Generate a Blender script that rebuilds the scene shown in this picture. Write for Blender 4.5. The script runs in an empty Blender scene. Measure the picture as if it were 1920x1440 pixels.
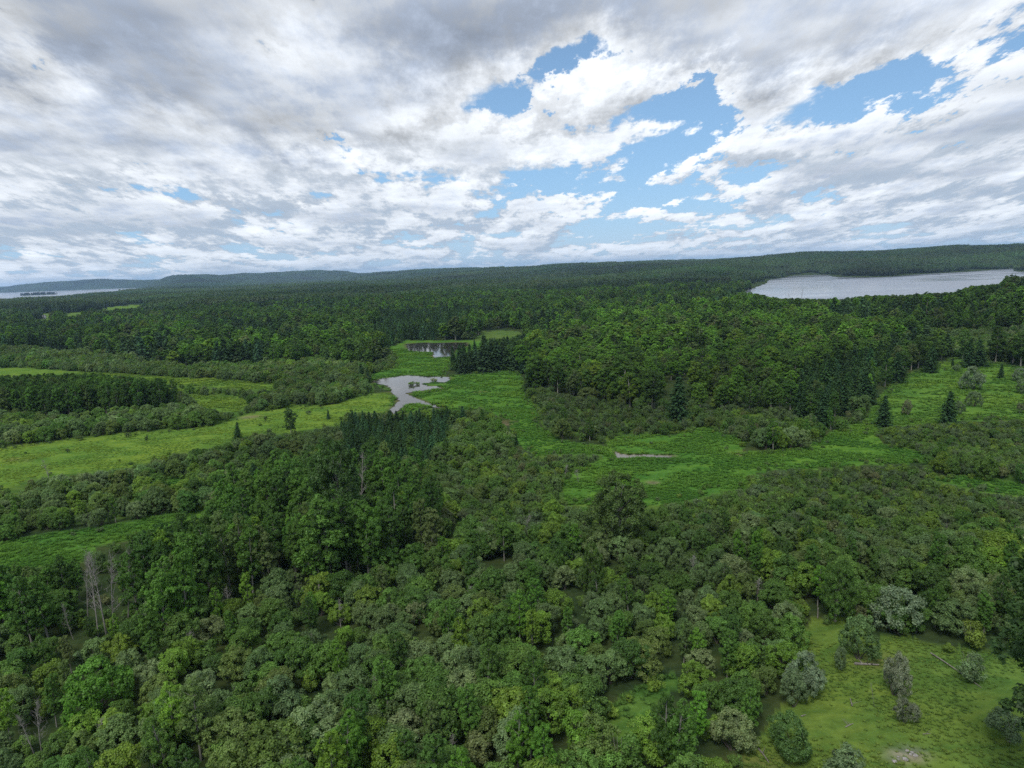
import bpy, math, random
import numpy as np
from mathutils import Matrix, Vector

# ---------------------------------------------------------------- camera, sky, sun, exposure
scene = bpy.context.scene
COL = scene.collection
W, H, F = 1920.0, 1440.0, 1332.0            # photograph's frame and focal length in its pixels
CAM_Z = 45.0
PITCH, ROLL = math.radians(9.23), math.radians(2.25)
_f = np.array([0, math.cos(PITCH), -math.sin(PITCH)])
_r0 = np.array([1.0, 0, 0]); _u0 = np.array([0, math.sin(PITCH), math.cos(PITCH)])
_r = _r0 * math.cos(ROLL) - _u0 * math.sin(ROLL)
_u = _r0 * math.sin(ROLL) + _u0 * math.cos(ROLL)

cd = bpy.data.cameras.new('camera'); cam = bpy.data.objects.new('camera', cd); COL.objects.link(cam)
cd.sensor_width = 36.0; cd.lens = 36.0 * F / W; cd.clip_start = 0.5; cd.clip_end = 80000.0
m = Matrix.Identity(4)
for i in range(3):
    m[i][0], m[i][1], m[i][2] = _r[i], _u[i], -_f[i]
m[2][3] = CAM_Z
cam.matrix_world = m
scene.camera = cam

def ray(px, py):
    """unit direction of the photograph's pixel(s)"""
    px = np.asarray(px, float); py = np.asarray(py, float)
    d = _f + ((px - W/2) / F)[..., None] * _r - ((py - H/2) / F)[..., None] * _u
    return d / np.linalg.norm(d, axis=-1, keepdims=True)

def project(x, y, z):
    v = np.stack([x, y, np.asarray(z, float) - CAM_Z], -1)
    w = np.maximum(v @ _f, 1e-3)
    return W/2 + F * (v @ _r) / w, H/2 - F * (v @ _u) / w, w

def ground_at(px, py, z=0.0):
    d = ray(px, py)
    t = (z - CAM_Z) / np.minimum(d[..., 2], -1e-4)
    return d[..., 0] * t, d[..., 1] * t

class NT:
    """small helper to write shader node trees"""
    def __init__(s, tree): s.t = tree; s.n = tree.nodes; s.l = tree.links
    def node(s, typ, **kw):
        n = s.n.new(typ)
        for k, v in kw.items(): setattr(n, k, v)
        return n
    def put(s, sock, v):
        if isinstance(v, bpy.types.NodeSocket): s.l.new(v, sock)
        elif v is not None: sock.default_value = v
    def m(s, op, a, b=None, c=None, clamp=False):
        n = s.node('ShaderNodeMath', operation=op); n.use_clamp = clamp
        for i, v in enumerate((a, b, c)):
            if v is not None: s.put(n.inputs[i], v)
        return n.outputs[0]
    def v(s, op, a, b=None, scale=None):
        n = s.node('ShaderNodeVectorMath', operation=op)
        s.put(n.inputs[0], a)
        if b is not None: s.put(n.inputs[1], b)
        if scale is not None: s.put(n.inputs['Scale'], scale)
        return n.outputs['Value' if op in ('LENGTH', 'DISTANCE', 'DOT_PRODUCT') else 'Vector']
    def noise(s, vec, scale, detail=4, rough=0.55, lac=2.0, dist=0.0, dim='3D'):
        n = s.node('ShaderNodeTexNoise', noise_dimensions=dim)
        s.put(n.inputs['Vector'], vec); s.put(n.inputs['Scale'], scale); s.put(n.inputs['Detail'], detail)
        s.put(n.inputs['Roughness'], rough); s.put(n.inputs['Lacunarity'], lac); s.put(n.inputs['Distortion'], dist)
        return n.outputs['Fac']
    def step(s, x, a, b, lo=0.0, hi=1.0):
        n = s.node('ShaderNodeMapRange', interpolation_type='SMOOTHSTEP')
        for i, v in enumerate((x, a, b, lo, hi)): s.put(n.inputs[i], v)
        return n.outputs[0]
    def mix(s, fac, a, b, blend='MIX'):
        n = s.node('ShaderNodeMix', data_type='RGBA', blend_type=blend)
        s.put(n.inputs[0], fac); s.put(n.inputs[6], a); s.put(n.inputs[7], b)
        return n.outputs[2]
    def xyz(s, x, y, z):
        n = s.node('ShaderNodeCombineXYZ')
        for i, v in enumerate((x, y, z)): s.put(n.inputs[i], v)
        return n.outputs[0]
    def gray(s, v):
        return s.xyz(v, v, v)

SUN_EL, SUN_AZ = math.radians(54), math.radians(205)     # azimuth clockwise from +Y (the view direction)
SKY_STRENGTH = 0.10

def build_world():
    wd = bpy.data.worlds.new('World'); scene.world = wd; wd.use_nodes = True
    t = NT(wd.node_tree); t.n.clear()
    sky = t.node('ShaderNodeTexSky', sky_type='NISHITA')
    sky.sun_disc = False; sky.sun_elevation = SUN_EL; sky.sun_rotation = SUN_AZ
    sky.altitude = 300; sky.air_density = 1.0; sky.dust_density = 0.2; sky.ozone_density = 1.6
    d = t.v('NORMALIZE', t.node('ShaderNodeTexCoord').outputs['Generated'])
    sp = t.node('ShaderNodeSeparateXYZ'); t.put(sp.inputs[0], d)
    dx, dy, dz = sp.outputs
    zz = t.m('ADD', t.m('MAXIMUM', dz, 0.0), 0.045)
    plan = t.xyz(t.m('DIVIDE', dx, zz), t.m('DIVIDE', dy, zz), 0.0)      # a flat cloud deck seen in perspective
    # large weather pattern: open gaps and heavy banks, given as directions
    azd = t.m('ARCTAN2', dx, dy)
    # billows: rounded heaps about as tall as wide on the visible flank of the deck
    lq = t.m('MULTIPLY', t.m('LOGARITHM', zz, math.e), -1.0)
    bx = t.m('DIVIDE', t.m('MULTIPLY', azd, 1.8), t.m('ADD', zz, 0.20))
    bc = t.xyz(bx, t.m('MULTIPLY', lq, 1.5), 0.0)
    n2 = t.noise(bc, 1.7, 7, 0.62, 2.2, dim='2D')
    n3 = t.noise(t.v('SUBTRACT', bc, (0.04, 0.14, 0.0)), 1.7, 6, 0.62, 2.2, dim='2D')
    emb = t.m('SUBTRACT', n2, n3)
    bias = None; azw = t.m('MULTIPLY_ADD', t.m('SUBTRACT', n2, 0.5), 0.28, azd); dzw = t.m('MULTIPLY_ADD', t.m('SUBTRACT', n3, 0.5), 0.16, dz)
    for (px, py, wx, wy, amp) in CLOUD_PATTERN:
        c = ray(px, py)
        az = math.atan2(c[0], c[1])
        el = c[2]
        a1 = t.m('MULTIPLY', t.m('SUBTRACT', azw, az), F / wx)
        a2 = t.m('MULTIPLY', t.m('SUBTRACT', dzw, el), F / wy)
        g = t.m('EXPONENT', t.m('MULTIPLY', t.m('ADD', t.m('MULTIPLY', a1, a1), t.m('MULTIPLY', a2, a2)), -1.0))
        g = t.m('MULTIPLY', g, amp)
        bias = g if bias is None else t.m('ADD', bias, g)
    # heavier cover overhead and behind, as the shaded land implies
    K = 7
    big = t.noise(t.v('ADD', plan, (3.7, 9.1, 0.0)), 0.33, 2, 0.5, dim='2D')
    bias = t.m('MULTIPLY_ADD', t.m('SUBTRACT', big, 0.5), 0.55, bias)
    bias = t.m('MULTIPLY_ADD', t.m('SUBTRACT', n2, 0.5), 1.35, bias)
    bias = t.m('MULTIPLY_ADD', emb, 0.7, bias)
    gain = t.step(dz, 0.0, 0.17, 0.50, 1.55)
    dens = []
    for k in range(K):
        hk = 1.0 + 0.06 * k
        p = t.v('ADD', t.v('MULTIPLY', plan, (hk, hk, 0)), (11.3, 4.2, 0.10 * k))
        n1 = t.noise(p, 0.80, 3, 0.50, 2.3)
        n1 = t.m('ADD', t.m('MULTIPLY', t.m('SUBTRACT', n1, 0.5), gain), 0.5)
        dens.append(t.m('SUBTRACT', t.m('ADD', n1, bias), 0.30 + 0.055 * k))
    far = t.m('SUBTRACT', 1.0, t.m('EXPONENT', t.m('MULTIPLY', t.m('DIVIDE', 1.0, zz), -0.045)))   # 0 overhead .. 1 at the horizon
    hz = t.mix(t.step(dz, 0.0, 0.16), (0.60, 0.71, 0.82, 1), (0.36, 0.52, 0.72, 1))
    skyc = t.v('SCALE', sky.outputs[0], scale=SKY_STRENGTH)
    res = t.mix(t.step(dz, 0.40, 0.0, 0.15, 0.60), skyc, (0.20, 0.48, 0.86, 1))
    lit = t.m('MULTIPLY_ADD', emb, 1.75, 0.97)
    under = t.m('MULTIPLY', t.step(emb, 0.05, -0.10), t.step(dz, 0.20, 0.06, 0.0, 0.85))      # shaded undersides of the far heaps
    for k in range(K - 1, -1, -1):
        if k == 0:
            deep = t.step(dens[0], 0.16, 1.0)
            col = t.mix(deep, (0.83, 0.87, 0.92, 1), (0.33, 0.375, 0.46, 1))
            col = t.mix(t.m('MULTIPLY', far, t.m('MULTIPLY', deep, 0.9)), col, (0.27, 0.38, 0.54, 1))
            a = t.step(dens[0], 0.0, 0.22)
        else:
            b = 0.70 + 0.035 * k
            deep = t.step(dens[k], 0.05, 0.5)
            col = t.mix(deep, (b * 1.02, b * 1.06, b * 1.11, 1), (b * 0.75, b * 0.82, b * 0.91, 1))
            a = t.step(dens[k], 0.0, 0.16)
        col = t.mix(under, t.v('SCALE', col, scale=lit), (0.37, 0.46, 0.58, 1))
        res = t.mix(a, res, col)
    res = t.mix(t.m('MULTIPLY', t.m('POWER', far, 2.2), 0.80), res, hz)
    res = t.v('SCALE', res, scale=1.0 / SKY_STRENGTH)
    bg = t.node('ShaderNodeBackground'); bg.inputs['Strength'].default_value = SKY_STRENGTH
    t.put(bg.inputs['Color'], res)
    out = t.node('ShaderNodeOutputWorld'); t.l.new(bg.outputs[0], out.inputs[0])
    wd.cycles.sampling_method = 'NONE'

# (pixel x, pixel y, half width, half height, strength): minus opens a blue gap, plus thickens a bank
CLOUD_PATTERN = [
    (1290, 205, 130, 55, -0.46), (1640, 165, 170, 45, -0.55), (925, 150, 90, 70, -0.26), (1100, 125, 110, 32, -0.22),
    (1060, 270, 80, 60, -0.14), (1180, 355, 200, 55, -0.30), (950, 345, 150, 28, -0.22), (1400, 290, 90, 30, -0.1),
    (1150, 55, 380, 65, 0.50), (740, 40, 280, 65, 0.25), (1290, 120, 150, 32, 0.40), (450, 40, 300, 60, 0.15), (1440, 205, 60, 50, 0.35),
    (1830, 330, 220, 60, 0.25), (1650, 300, 160, 50, 0.15), (1750, 50, 250, 60, 0.15), (1040, 190, 90, 50, 0.20),
    (300, 180, 420, 190, 0.19), (340, 165, 90, 40, 0.25), (200, 420, 120, 20, 0.2), (560, 240, 160, 40, 0.15), (1880, 190, 80, 50, 0.2),
    (1000, 405, 130, 22, 0.25), (75, 40, 160, 90, 0.4), (76, 118, 80, 45, 0.3), (625, 262, 70, 40, 0.25), (650, 230, 150, 90, 0.30), (800, 130, 80, 40, 0.2),
]
build_world()

ld = bpy.data.lights.new('sun', 'SUN'); ld.energy = 2.3; ld.angle = math.radians(16); ld.color = (1.0, 0.96, 0.90)
sun = bpy.data.objects.new('sun', ld); COL.objects.link(sun)
sd = Vector((math.sin(SUN_AZ) * math.cos(SUN_EL), math.cos(SUN_AZ) * math.cos(SUN_EL), math.sin(SUN_EL)))
sun.rotation_euler = sd.to_track_quat('Z', 'Y').to_euler(); sun.location = (0, -60, 200)

vs = scene.view_settings
vs.view_transform = 'Standard'; vs.look = 'None'; vs.exposure = 0.15; vs.gamma = 1.0; vs.use_curve_mapping = False
cy = scene.cycles
cy.max_bounces = 5; cy.diffuse_bounces = 2; cy.glossy_bounces = 2; cy.transmission_bounces = 3
cy.transparent_max_bounces = 8; cy.volume_bounces = 1; cy.use_denoising = False
cy.caustics_reflective = False; cy.caustics_refractive = False

# ---------------------------------------------------------------- areas of the place, traced as outlines on the photograph and laid on the ground
def poly_mask(polys, s=2):
    """boolean grid (1440/s x 1920/s) of the union of pixel polygons"""
    h, w = int(H // s), int(W // s)
    M = np.zeros((h, w), bool)
    for P in polys:
        P = np.asarray(P, float) / s
        y0, y1 = max(0, int(P[:, 1].min()) - 1), min(h, int(P[:, 1].max()) + 2)
        x0, x1 = max(0, int(P[:, 0].min()) - 1), min(w, int(P[:, 0].max()) + 2)
        if y1 <= y0 or x1 <= x0: continue
        yy, xx = np.mgrid[y0:y1, x0:x1] + 0.5
        ins = np.zeros(yy.shape, bool)
        for i in range(len(P)):
            ax, ay = P[i]; bx, by = P[(i + 1) % len(P)]
            if ay == by: continue
            c = ((ay > yy) != (by > yy)) & (xx < (bx - ax) * (yy - ay) / (by - ay) + ax)
            ins ^= c
        M[y0:y1, x0:x1] |= ins
    return M

def look(M, px, py, s=2):
    """value of a grid at pixels; outside the frame the nearest edge goes on"""
    iy = np.clip((np.asarray(py) / s).astype(int), 0, M.shape[0] - 1)
    ix = np.clip((np.asarray(px) / s).astype(int), 0, M.shape[1] - 1)
    return M[iy, ix]

# open grassland: (outline, albedo of the grass; the glade's is darkened for its shade)
FIELD, MARSH, OLIVE, GLADE = (0.112, 0.190, 0.033), (0.074, 0.165, 0.028), (0.098, 0.160, 0.034), (0.076, 0.150, 0.032)
OPEN = [
    ([(-60,690),(60,691),(160,698),(285,705),(400,711),(515,721),(514,732),(400,726),(300,719),(160,707),(-60,712)], FIELD),
    ([(300,727),(350,731),(352,735),(305,734)], FIELD),
    ([(345,740),(455,745),(464,757),(445,774),(400,770),(368,758)], FIELD),
    ([(-60,850),(0,841),(60,833),(140,822),(240,812),(330,806),(420,794),(455,778),(480,772),(520,768),(545,760),(600,762),(650,752),(700,738),(735,735),(742,748),(735,775),
      (650,775),(642,790),(600,803),(540,812),(500,811),(440,822),(400,838),(340,848),(285,862),(240,876),(200,882),(130,890),(60,897),(0,921),(-60,940)], FIELD),
    ([(310,905),(342,889),(346,898),(318,914)], MARSH), ([(488,882),(520,872),(532,877),(500,890)], MARSH),
    ([(-60,1030),(0,1018),(80,1003),(200,985),(300,970),(392,955),(392,966),(330,988),(250,1008),(180,1028),(165,1050),(60,1064),(-60,1072)], MARSH),
    ([(722,655),(762,638),(880,637),(905,640),(900,655),(846,672),(842,690),(830,704),(690,716),(700,700),(740,690),(745,670)], MARSH),
    ([(845,705),(900,700),(960,693),(978,700),(985,738),(1010,772),(1010,800),(960,788),(900,768),(850,768),(820,765),(735,778),(735,735),(700,720),(720,708)], MARSH),
    ([(885,640),(905,622),(950,619),(985,625),(960,635)], (0.080,0.135,0.036)),
    ([(1000,842),(1040,834),(1060,845),(1020,853)], MARSH),
    ([(1052,900),(1082,880),(1130,862),(1136,836),(1160,818),(1260,815),(1330,800),(1398,830),(1390,850),(1500,842),(1560,812),(1612,795),(1640,802),(1655,832),(1735,850),
      (1740,866),(1640,872),(1560,876),(1450,880),(1405,892),(1392,915),(1290,938),(1200,952),(1062,945)], MARSH),
    ([(955,792),(1010,798),(1060,828),(1132,838),(1130,852),(1062,850),(1000,856),(965,826)], MARSH),
    ([(1615,800),(1625,782),(1645,750),(1672,718),(1712,698),(1790,674),(1850,680),(1918,690),(1990,690),(1990,786),(1920,786),(1800,791),(1650,800)], (0.092,0.180,0.033)),
    ([(1740,898),(1800,893),(1920,908),(1990,915),(1990,940),(1920,932),(1850,922)], MARSH),
    ([(1520,1162),(1570,1156),(1612,1172),(1642,1196),(1700,1190),(1735,1206),(1800,1215),(1850,1216),(1920,1238),(1990,1250),(1990,1520),(1330,1520),(1372,1442),(1392,1418),
      (1430,1380),(1452,1340),(1500,1290),(1512,1250),(1500,1200)], OLIVE),
    ([(1130,1345),(1165,1308),(1212,1280),(1265,1262),(1277,1283),(1235,1320),(1205,1360),(1185,1402),(1130,1372)], GLADE),
    ([(170,580),(205,576),(270,570.5),(272,576),(195,583)], FIELD), ([(62,588),(95,588),(98,601),(60,602)], OLIVE), ([(120,592),(150,580),(160,588),(130,597)], OLIVE),
    ([(1040,602),(1080,598),(1120,596),(1080,603)], (0.075,0.125,0.038)),
]
LAKE_PX = [(1387,551),(1410,541),(1438,531),(1442,525),(1488,517),(1552,515),(1561,519),(1594,520),(1658,519.5),(1715,515),(1821,509),(1906,503),(1901,507),(1908,509.5),(2000,509),
           (2000,545),(1880,552),(1800,560),(1700,566),(1594,569),(1516,570),(1456,569),(1417,559)]
LAKE_SEEN = [(1387,551),(1438,531),(1442,525),(1488,517),(1552,515),(1561,519),(1658,519.5),(1715,515),(1821,509),(1906,503),(1901,507),(1920,510),(1920,517),(1889,522),(1875,536),(1821,538),
             (1793,550),(1701,555),(1630,556),(1595,561),(1516,562),(1456,561),(1417,554)]
BAY_PX = [(-500,569),(-500,563),(0,549),(100,545.5),(200,541.5),(250,540),(278,541),(240,545),(235,549),(150,558),(60,566),(-60,572),(-300,582)]
BAY_SEEN = [(-60,550),(0,549),(100,545.5),(200,541.5),(250,540),(278,541),(230,545),(180,549),(115,555),(80,557),(0,562),(-60,566)]
POND1 = [(697,715),(710,711),(733,708),(752,705),(767,704),(800,706.5),(840,707),(843,713),(833,717),(812,716),(790,720),(800,724),(818,724),(830,728),(800,731.5),(778,734),(760,737),(780,747),
         (807,757),(831,766),(813,763.5),(787,757),(768,756),(757,761),(747,770),(738,777),(733,770),(742,758),(747,750),(740,740),(733,732),(727,723),(710,720)]
POND2 = [(763,645),(787,643),(833,643),(875,642),(877,648),(865,653),(853,657),(848,668),(830,669),(813,670.5),(812,660),(787,660),(765,657)]
PUDDLE = [(1153,846),(1162,851),(1180,853),(1205,852),(1232,853.5),(1260,855),(1262,857.5),(1235,857.5),(1205,856),(1180,858),(1160,859),(1154,854)]

S_open = poly_mask([p for p, c in OPEN] + [LAKE_SEEN, BAY_SEEN, POND1, POND2])
# sight lines kept free to plants that stand out
CLEAR = [[(163,1078),(250,1078),(250,1165),(163,1165)], [(52,1345),(104,1345),(104,1395),(52,1395)], [(1104,912),(1216,912),(1216,990),(1104,990)], [(664,868),(690,868),(690,950),(664,950)],
         [(132,1270),(222,1270),(222,1318),(132,1318)], [(480,1380),(574,1380),(574,1425),(480,1425)], [(536,770),(560,770),(560,805),(536,805)], [(1245,715),(1296,715),(1296,780),(1245,780)], [(128,1150),(150,1150),(150,1185),(128,1185)]]
S_tall = S_open | poly_mask(CLEAR)
S_openid = np.zeros(S_open.shape, np.int16)
for i, (p, c) in enumerate(OPEN): S_openid[poly_mask([p])] = i + 1

# vegetation zones by the foot of the plants, later outlines win
THICKET, TALL, WILLOWS, SCRUB, BRUSH, PLANTATION, MIXED, SPRUCES, GREENWOOD, DARKBLOCK, LOW = range(1, 12)
ZONES = [
    (MIXED, [(-900,480),(2900,480),(2900,760),(-900,760)]),
    (THICKET, [(-900,755),(2900,755),(2900,2400),(-900,2400)]),
    (GREENWOOD, [(985,640),(1100,600),(1400,600),(1700,640),(1640,700),(1610,770),(1400,772),(1200,770),(1060,740),(990,680)]),
    (WILLOWS, [(-900,655),(0,655),(180,668),(330,690),(480,692),(600,682),(700,690),(700,745),(560,765),(520,772),(460,772),(300,745),(-900,740)]),
    (WILLOWS, [(-900,785),(110,785),(300,768),(440,745),(530,735),(550,770),(430,793),(240,815),(100,830),(-900,845)]),
    (DARKBLOCK, [(-900,788),(-100,788),(100,790),(290,778),(352,768),(335,745),(270,738),(-900,738)]),
    (WILLOWS, [(-900,880),(240,860),(440,810),(640,775),(800,850),(900,900),(760,930),(520,900),(400,960),(-900,1060)]),
    (TALL, [(300,1070),(400,1000),(470,950),(560,930),(650,930),(760,930),(830,985),(810,1060),(620,1120),(430,1130)]),
    (TALL, [(-900,1120),(60,1110),(200,1090),(300,1080),(420,1130),(330,1215),(100,1225),(-900,1240)]),
    (PLANTATION, [(640,805),(700,798),(830,798),(845,830),(800,880),(740,893),(690,880),(645,860)]),
    (LOW, [(830,870),(1000,850),(1060,900),(1060,940),(1290,935),(1400,905),(1500,885),(1560,880),(1740,900),(1920,950),(2900,960),(2900,1030),(1720,1040),(1500,1010),(1300,1010),(1100,1040),(860,1000)]),
    (SCRUB, [(1280,940),(1400,895),(1560,880),(1740,886),(1860,925),(2900,950),(2900,990),(1500,965),(1280,975)]),
    (BRUSH, [(980,735),(1060,745),(1200,772),(1620,772),(1612,798),(1400,832),(1330,802),(1140,832),(1020,802)]),
    (BRUSH, [(990,850),(1130,840),(1135,862),(1085,880),(1050,905),(1000,890)]),
    (SCRUB, [(1650,802),(1800,792),(2900,788),(2900,905),(1920,905),(1800,892),(1740,860),(1660,830)]),
    (BRUSH, [(690,690),(745,668),(745,690),(700,705)]),
    (SPRUCES, [(690,645),(720,600),(870,592),(872,628),(800,636),(760,640),(720,655)]),
    (SPRUCES, [(925,668),(945,640),(985,640),(985,668),(960,690)]),
    (SPRUCES, [(1490,790),(1500,720),(1620,690),(1700,668),(1690,690),(1640,725),(1625,770),(1560,795)]),
    (WILLOWS, [(1700,640),(2900,630),(2900,692),(1850,680),(1780,672)]),
]
S_zone = np.zeros(S_open.shape, np.int16)
for z, p in ZONES: S_zone[poly_mask([p])] = z
S_zone[S_zone == 0] = MIXED

def seg_dist(x, y, P):
    """signed distance from points to a world polygon, inside negative"""
    P = np.asarray(P, float); best = np.full(x.shape, 1e18); ins = np.zeros(x.shape, bool)
    for i in range(len(P)):
        ax, ay = P[i]; bx, by = P[(i + 1) % len(P)]
        dx, dy = bx - ax, by - ay
        tt = np.clip(((x - ax) * dx + (y - ay) * dy) / max(dx*dx + dy*dy, 1e-9), 0, 1)
        best = np.minimum(best, (x - ax - tt*dx)**2 + (y - ay - tt*dy)**2)
        if ay != by:
            ins ^= ((ay > y) != (by > y)) & (x < dx * (y - ay) / dy + ax)
    return np.where(ins, -1, 1) * np.sqrt(best)

def world_poly(P, z=0.0):
    P = np.asarray(P, float); x, y = ground_at(P[:, 0], P[:, 1], z)
    return np.stack([x, y], 1)
LAKE, BAY = world_poly(LAKE_PX), world_poly(BAY_PX)
P1, P2, PU = world_poly(POND1), world_poly(POND2), world_poly(PUDDLE)
ISLAND = np.array(ground_at(72, 553.0))

_U  = [-1500, -400, 0, 180, 285, 310, 380, 425, 470, 540, 570, 610, 645, 680, 850, 1000, 1100, 1200, 1330, 1440, 1500, 1640, 1780, 1920, 2300, 3500]
_EL = [5, 5, 5, 7, 8, 10, 8.5, 5.0, 7.5, 7.5, 9.5, 11, 9, 2.5, 0.5, 1, 3, 4.5, 3, 5.5, 9, 6, 8, 5, 6, 6]
_R  = [9000, 9000, 9000, 8800, 7600, 7000, 6800, 7000, 7500, 7600, 7600, 7600, 7500, 7000, 5600, 4600, 4000, 3600, 3200, 2800, 2700, 2700, 2700, 2700, 2700, 2700]
_R0 = [8000, 8000, 7700, 7500, 6400, 5600, 5200, 5200, 6000, 6200, 6200, 6200, 6000, 4200, 1600, 1300, 1100, 1100, 1100, 1500, 1750, 1750, 1750, 1700, 1700, 1700]
def sstep(x):
    x = np.clip(x, 0, 1); return x * x * (3 - 2 * x)
_hr = np.random.default_rng(5)
_waves = [(_hr.uniform(0, 6.28), _hr.uniform(0, 6.28), L) for L in (2100, 1500, 950, 700, 430, 300) for _ in range(2)]
def height(x, y):
    x = np.asarray(x, float); y = np.asarray(y, float)
    r = np.hypot(x, y) + 1e-6; az = np.arctan2(x, y)
    u = np.where(np.abs(az) < 1.2, W/2 + F * np.tan(np.clip(az, -1.2, 1.2)), np.sign(az) * 3500)
    el, R, R0 = np.interp(u, _U, _EL), np.interp(u, _U, _R), np.interp(u, _U, _R0)
    hr = CAM_Z + el * R / F - 13
    k = sstep((r - R0) / (R - R0))
    h = hr * k * (1 - 0.25 * sstep((r - R) / 2500))
    n = np.zeros(r.shape)
    for i, (a, p, L) in enumerate(_waves):
        n += np.sin((x * math.cos(a) + y * math.sin(a)) * 6.283 / L + p) * (L / 2100) ** 0.8
    h = h + n * (1.6 + 3.6 * sstep((r - 1500) / 4000)) * sstep((r - 350) / 1200)
    # rise on the right between the meadow and the lake
    h = h + 13 * np.exp(-((x - 350) / 110)**2 - ((y - 440) / 130)**2)
    h = h + 9 * np.exp(-((x + 20 - 260) / 160)**2 - ((y - 520) / 110)**2)
    dl = np.minimum(seg_dist(x, y, LAKE), seg_dist(x, y, BAY) / 3)
    h = h * sstep((dl - 3) / 110) + 0.4 * sstep(dl / 12) * (1 - sstep((dl - 40) / 60)) - 1.0 * sstep(-dl / 10 + 0.2)
    g = np.hypot((x - ISLAND[0]) / 120, (y - ISLAND[1]) / 60)
    h = np.where(g < 1.3, np.maximum(h, 5 * (1 - g * g)), h)
    dp = np.minimum(np.minimum(seg_dist(x, y, P1), seg_dist(x, y, P2)), seg_dist(x, y, PU))
    return h * sstep((dp - 4) / 50) - 0.25 * sstep((6 - dp) / 12)

# ---------------------------------------------------------------- materials
def material(name):
    m = bpy.data.materials.new(name); m.use_nodes = True
    t = NT(m.node_tree); t.n.clear()
    return m, t, t.node('ShaderNodeOutputMaterial')

def leaf_material(name, trans=0.28, gloss=0.0):
    m, t, out = material(name)
    at = t.node('ShaderNodeAttribute', attribute_type='INSTANCER', attribute_name='tint')
    v = t.node('ShaderNodeAttribute', attribute_type='GEOMETRY', attribute_name='v')
    col = t.mix(1.0, at.outputs['Color'], v.outputs['Color'], 'MULTIPLY')
    d = t.node('ShaderNodeBsdfDiffuse'); t.put(d.inputs[0], col)
    tr = t.node('ShaderNodeBsdfTranslucent'); t.put(tr.inputs[0], t.mix(1.0, col, (1.15, 1.25, 0.7, 1), 'MULTIPLY'))
    mx = t.node('ShaderNodeMixShader'); mx.inputs[0].default_value = trans
    t.l.new(d.outputs[0], mx.inputs[1]); t.l.new(tr.outputs[0], mx.inputs[2])
    res = mx.outputs[0]
    if gloss:
        g = t.node('ShaderNodeBsdfGlossy'); g.inputs['Roughness'].default_value = 0.5; g.inputs[0].default_value = (0.7, 0.75, 0.7, 1)
        m2 = t.node('ShaderNodeMixShader'); m2.inputs[0].default_value = gloss
        t.l.new(res, m2.inputs[1]); t.l.new(g.outputs[0], m2.inputs[2]); res = m2.outputs[0]
    t.l.new(res, out.inputs[0])
    return m

def plain_material(name, col, col2=None, scale=3.0, rough=0.9, bump=0.0, stretch=(1, 1, 1)):
    m, t, out = material(name)
    p = t.node('ShaderNodeBsdfPrincipled'); p.inputs['Roughness'].default_value = rough
    co = t.v('MULTIPLY', t.node('ShaderNodeTexCoord').outputs['Object'], stretch)
    n = t.noise(co, scale, 5, 0.6)
    t.put(p.inputs['Base Color'], t.mix(t.step(n, 0.35, 0.65), (*col, 1), (*(col2 or col), 1)))
    if bump:
        b = t.node('ShaderNodeBump'); b.inputs['Strength'].default_value = bump; t.put(b.inputs['Height'], n); t.l.new(b.outputs[0], p.inputs['Normal'])
    t.l.new(p.outputs[0], out.inputs[0])
    return m

M_leaf = leaf_material('leaves', 0.38, 0.02)
M_needle = leaf_material('needles', 0.10)
M_grass = leaf_material('grass_blades', 0.25)
M_bark = plain_material('pale_bark', (0.30, 0.29, 0.25), (0.14, 0.13, 0.11), 6, stretch=(1, 1, 4))
M_dbark = plain_material('dark_bark', (0.09, 0.075, 0.06), (0.05, 0.045, 0.04), 6)
M_dead = plain_material('dead_wood', (0.30, 0.28, 0.25), (0.18, 0.165, 0.15), 5, stretch=(1, 1, 0.4))
M_log = plain_material('weathered_log', (0.24, 0.22, 0.19), (0.12, 0.105, 0.09), 5)

def ground_material():
    m, t, out = material('ground')
    co = t.node('ShaderNodeNewGeometry').outputs['Position']
    at = t.node('ShaderNodeAttribute', attribute_type='GEOMETRY', attribute_name='cover')
    n1 = t.noise(co, 0.045, 5, 0.6); n2 = t.noise(co, 0.9, 4, 0.65); n3 = t.noise(t.v('MULTIPLY', co, (1, 2.2, 1)), 0.16, 4, 0.6, dist=0.6)
    c = t.mix(t.step(n1, 0.36, 0.64), (0.86, 0.93, 0.95, 1), (1.12, 1.04, 0.92, 1))
    c = t.mix(1.0, at.outputs['Color'], c, 'MULTIPLY')
    c = t.mix(1.0, c, t.mix(t.step(n3, 0.35, 0.66), (0.70, 0.80, 0.78, 1), (1.18, 1.10, 1.0, 1)), 'MULTIPLY')
    c = t.mix(1.0, c, t.gray(t.m('MULTIPLY_ADD', n2, 1.1, 0.45)), 'MULTIPLY')
    d = t.node('ShaderNodeBsdfDiffuse'); t.put(d.inputs[0], c)
    b = t.node('ShaderNodeBump'); b.inputs['Strength'].default_value = 0.6; b.inputs['Distance'].default_value = 0.5; t.put(b.inputs['Height'], n2)
    t.l.new(b.outputs[0], d.inputs['Normal']); t.l.new(d.outputs[0], out.inputs[0])
    return m

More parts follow.
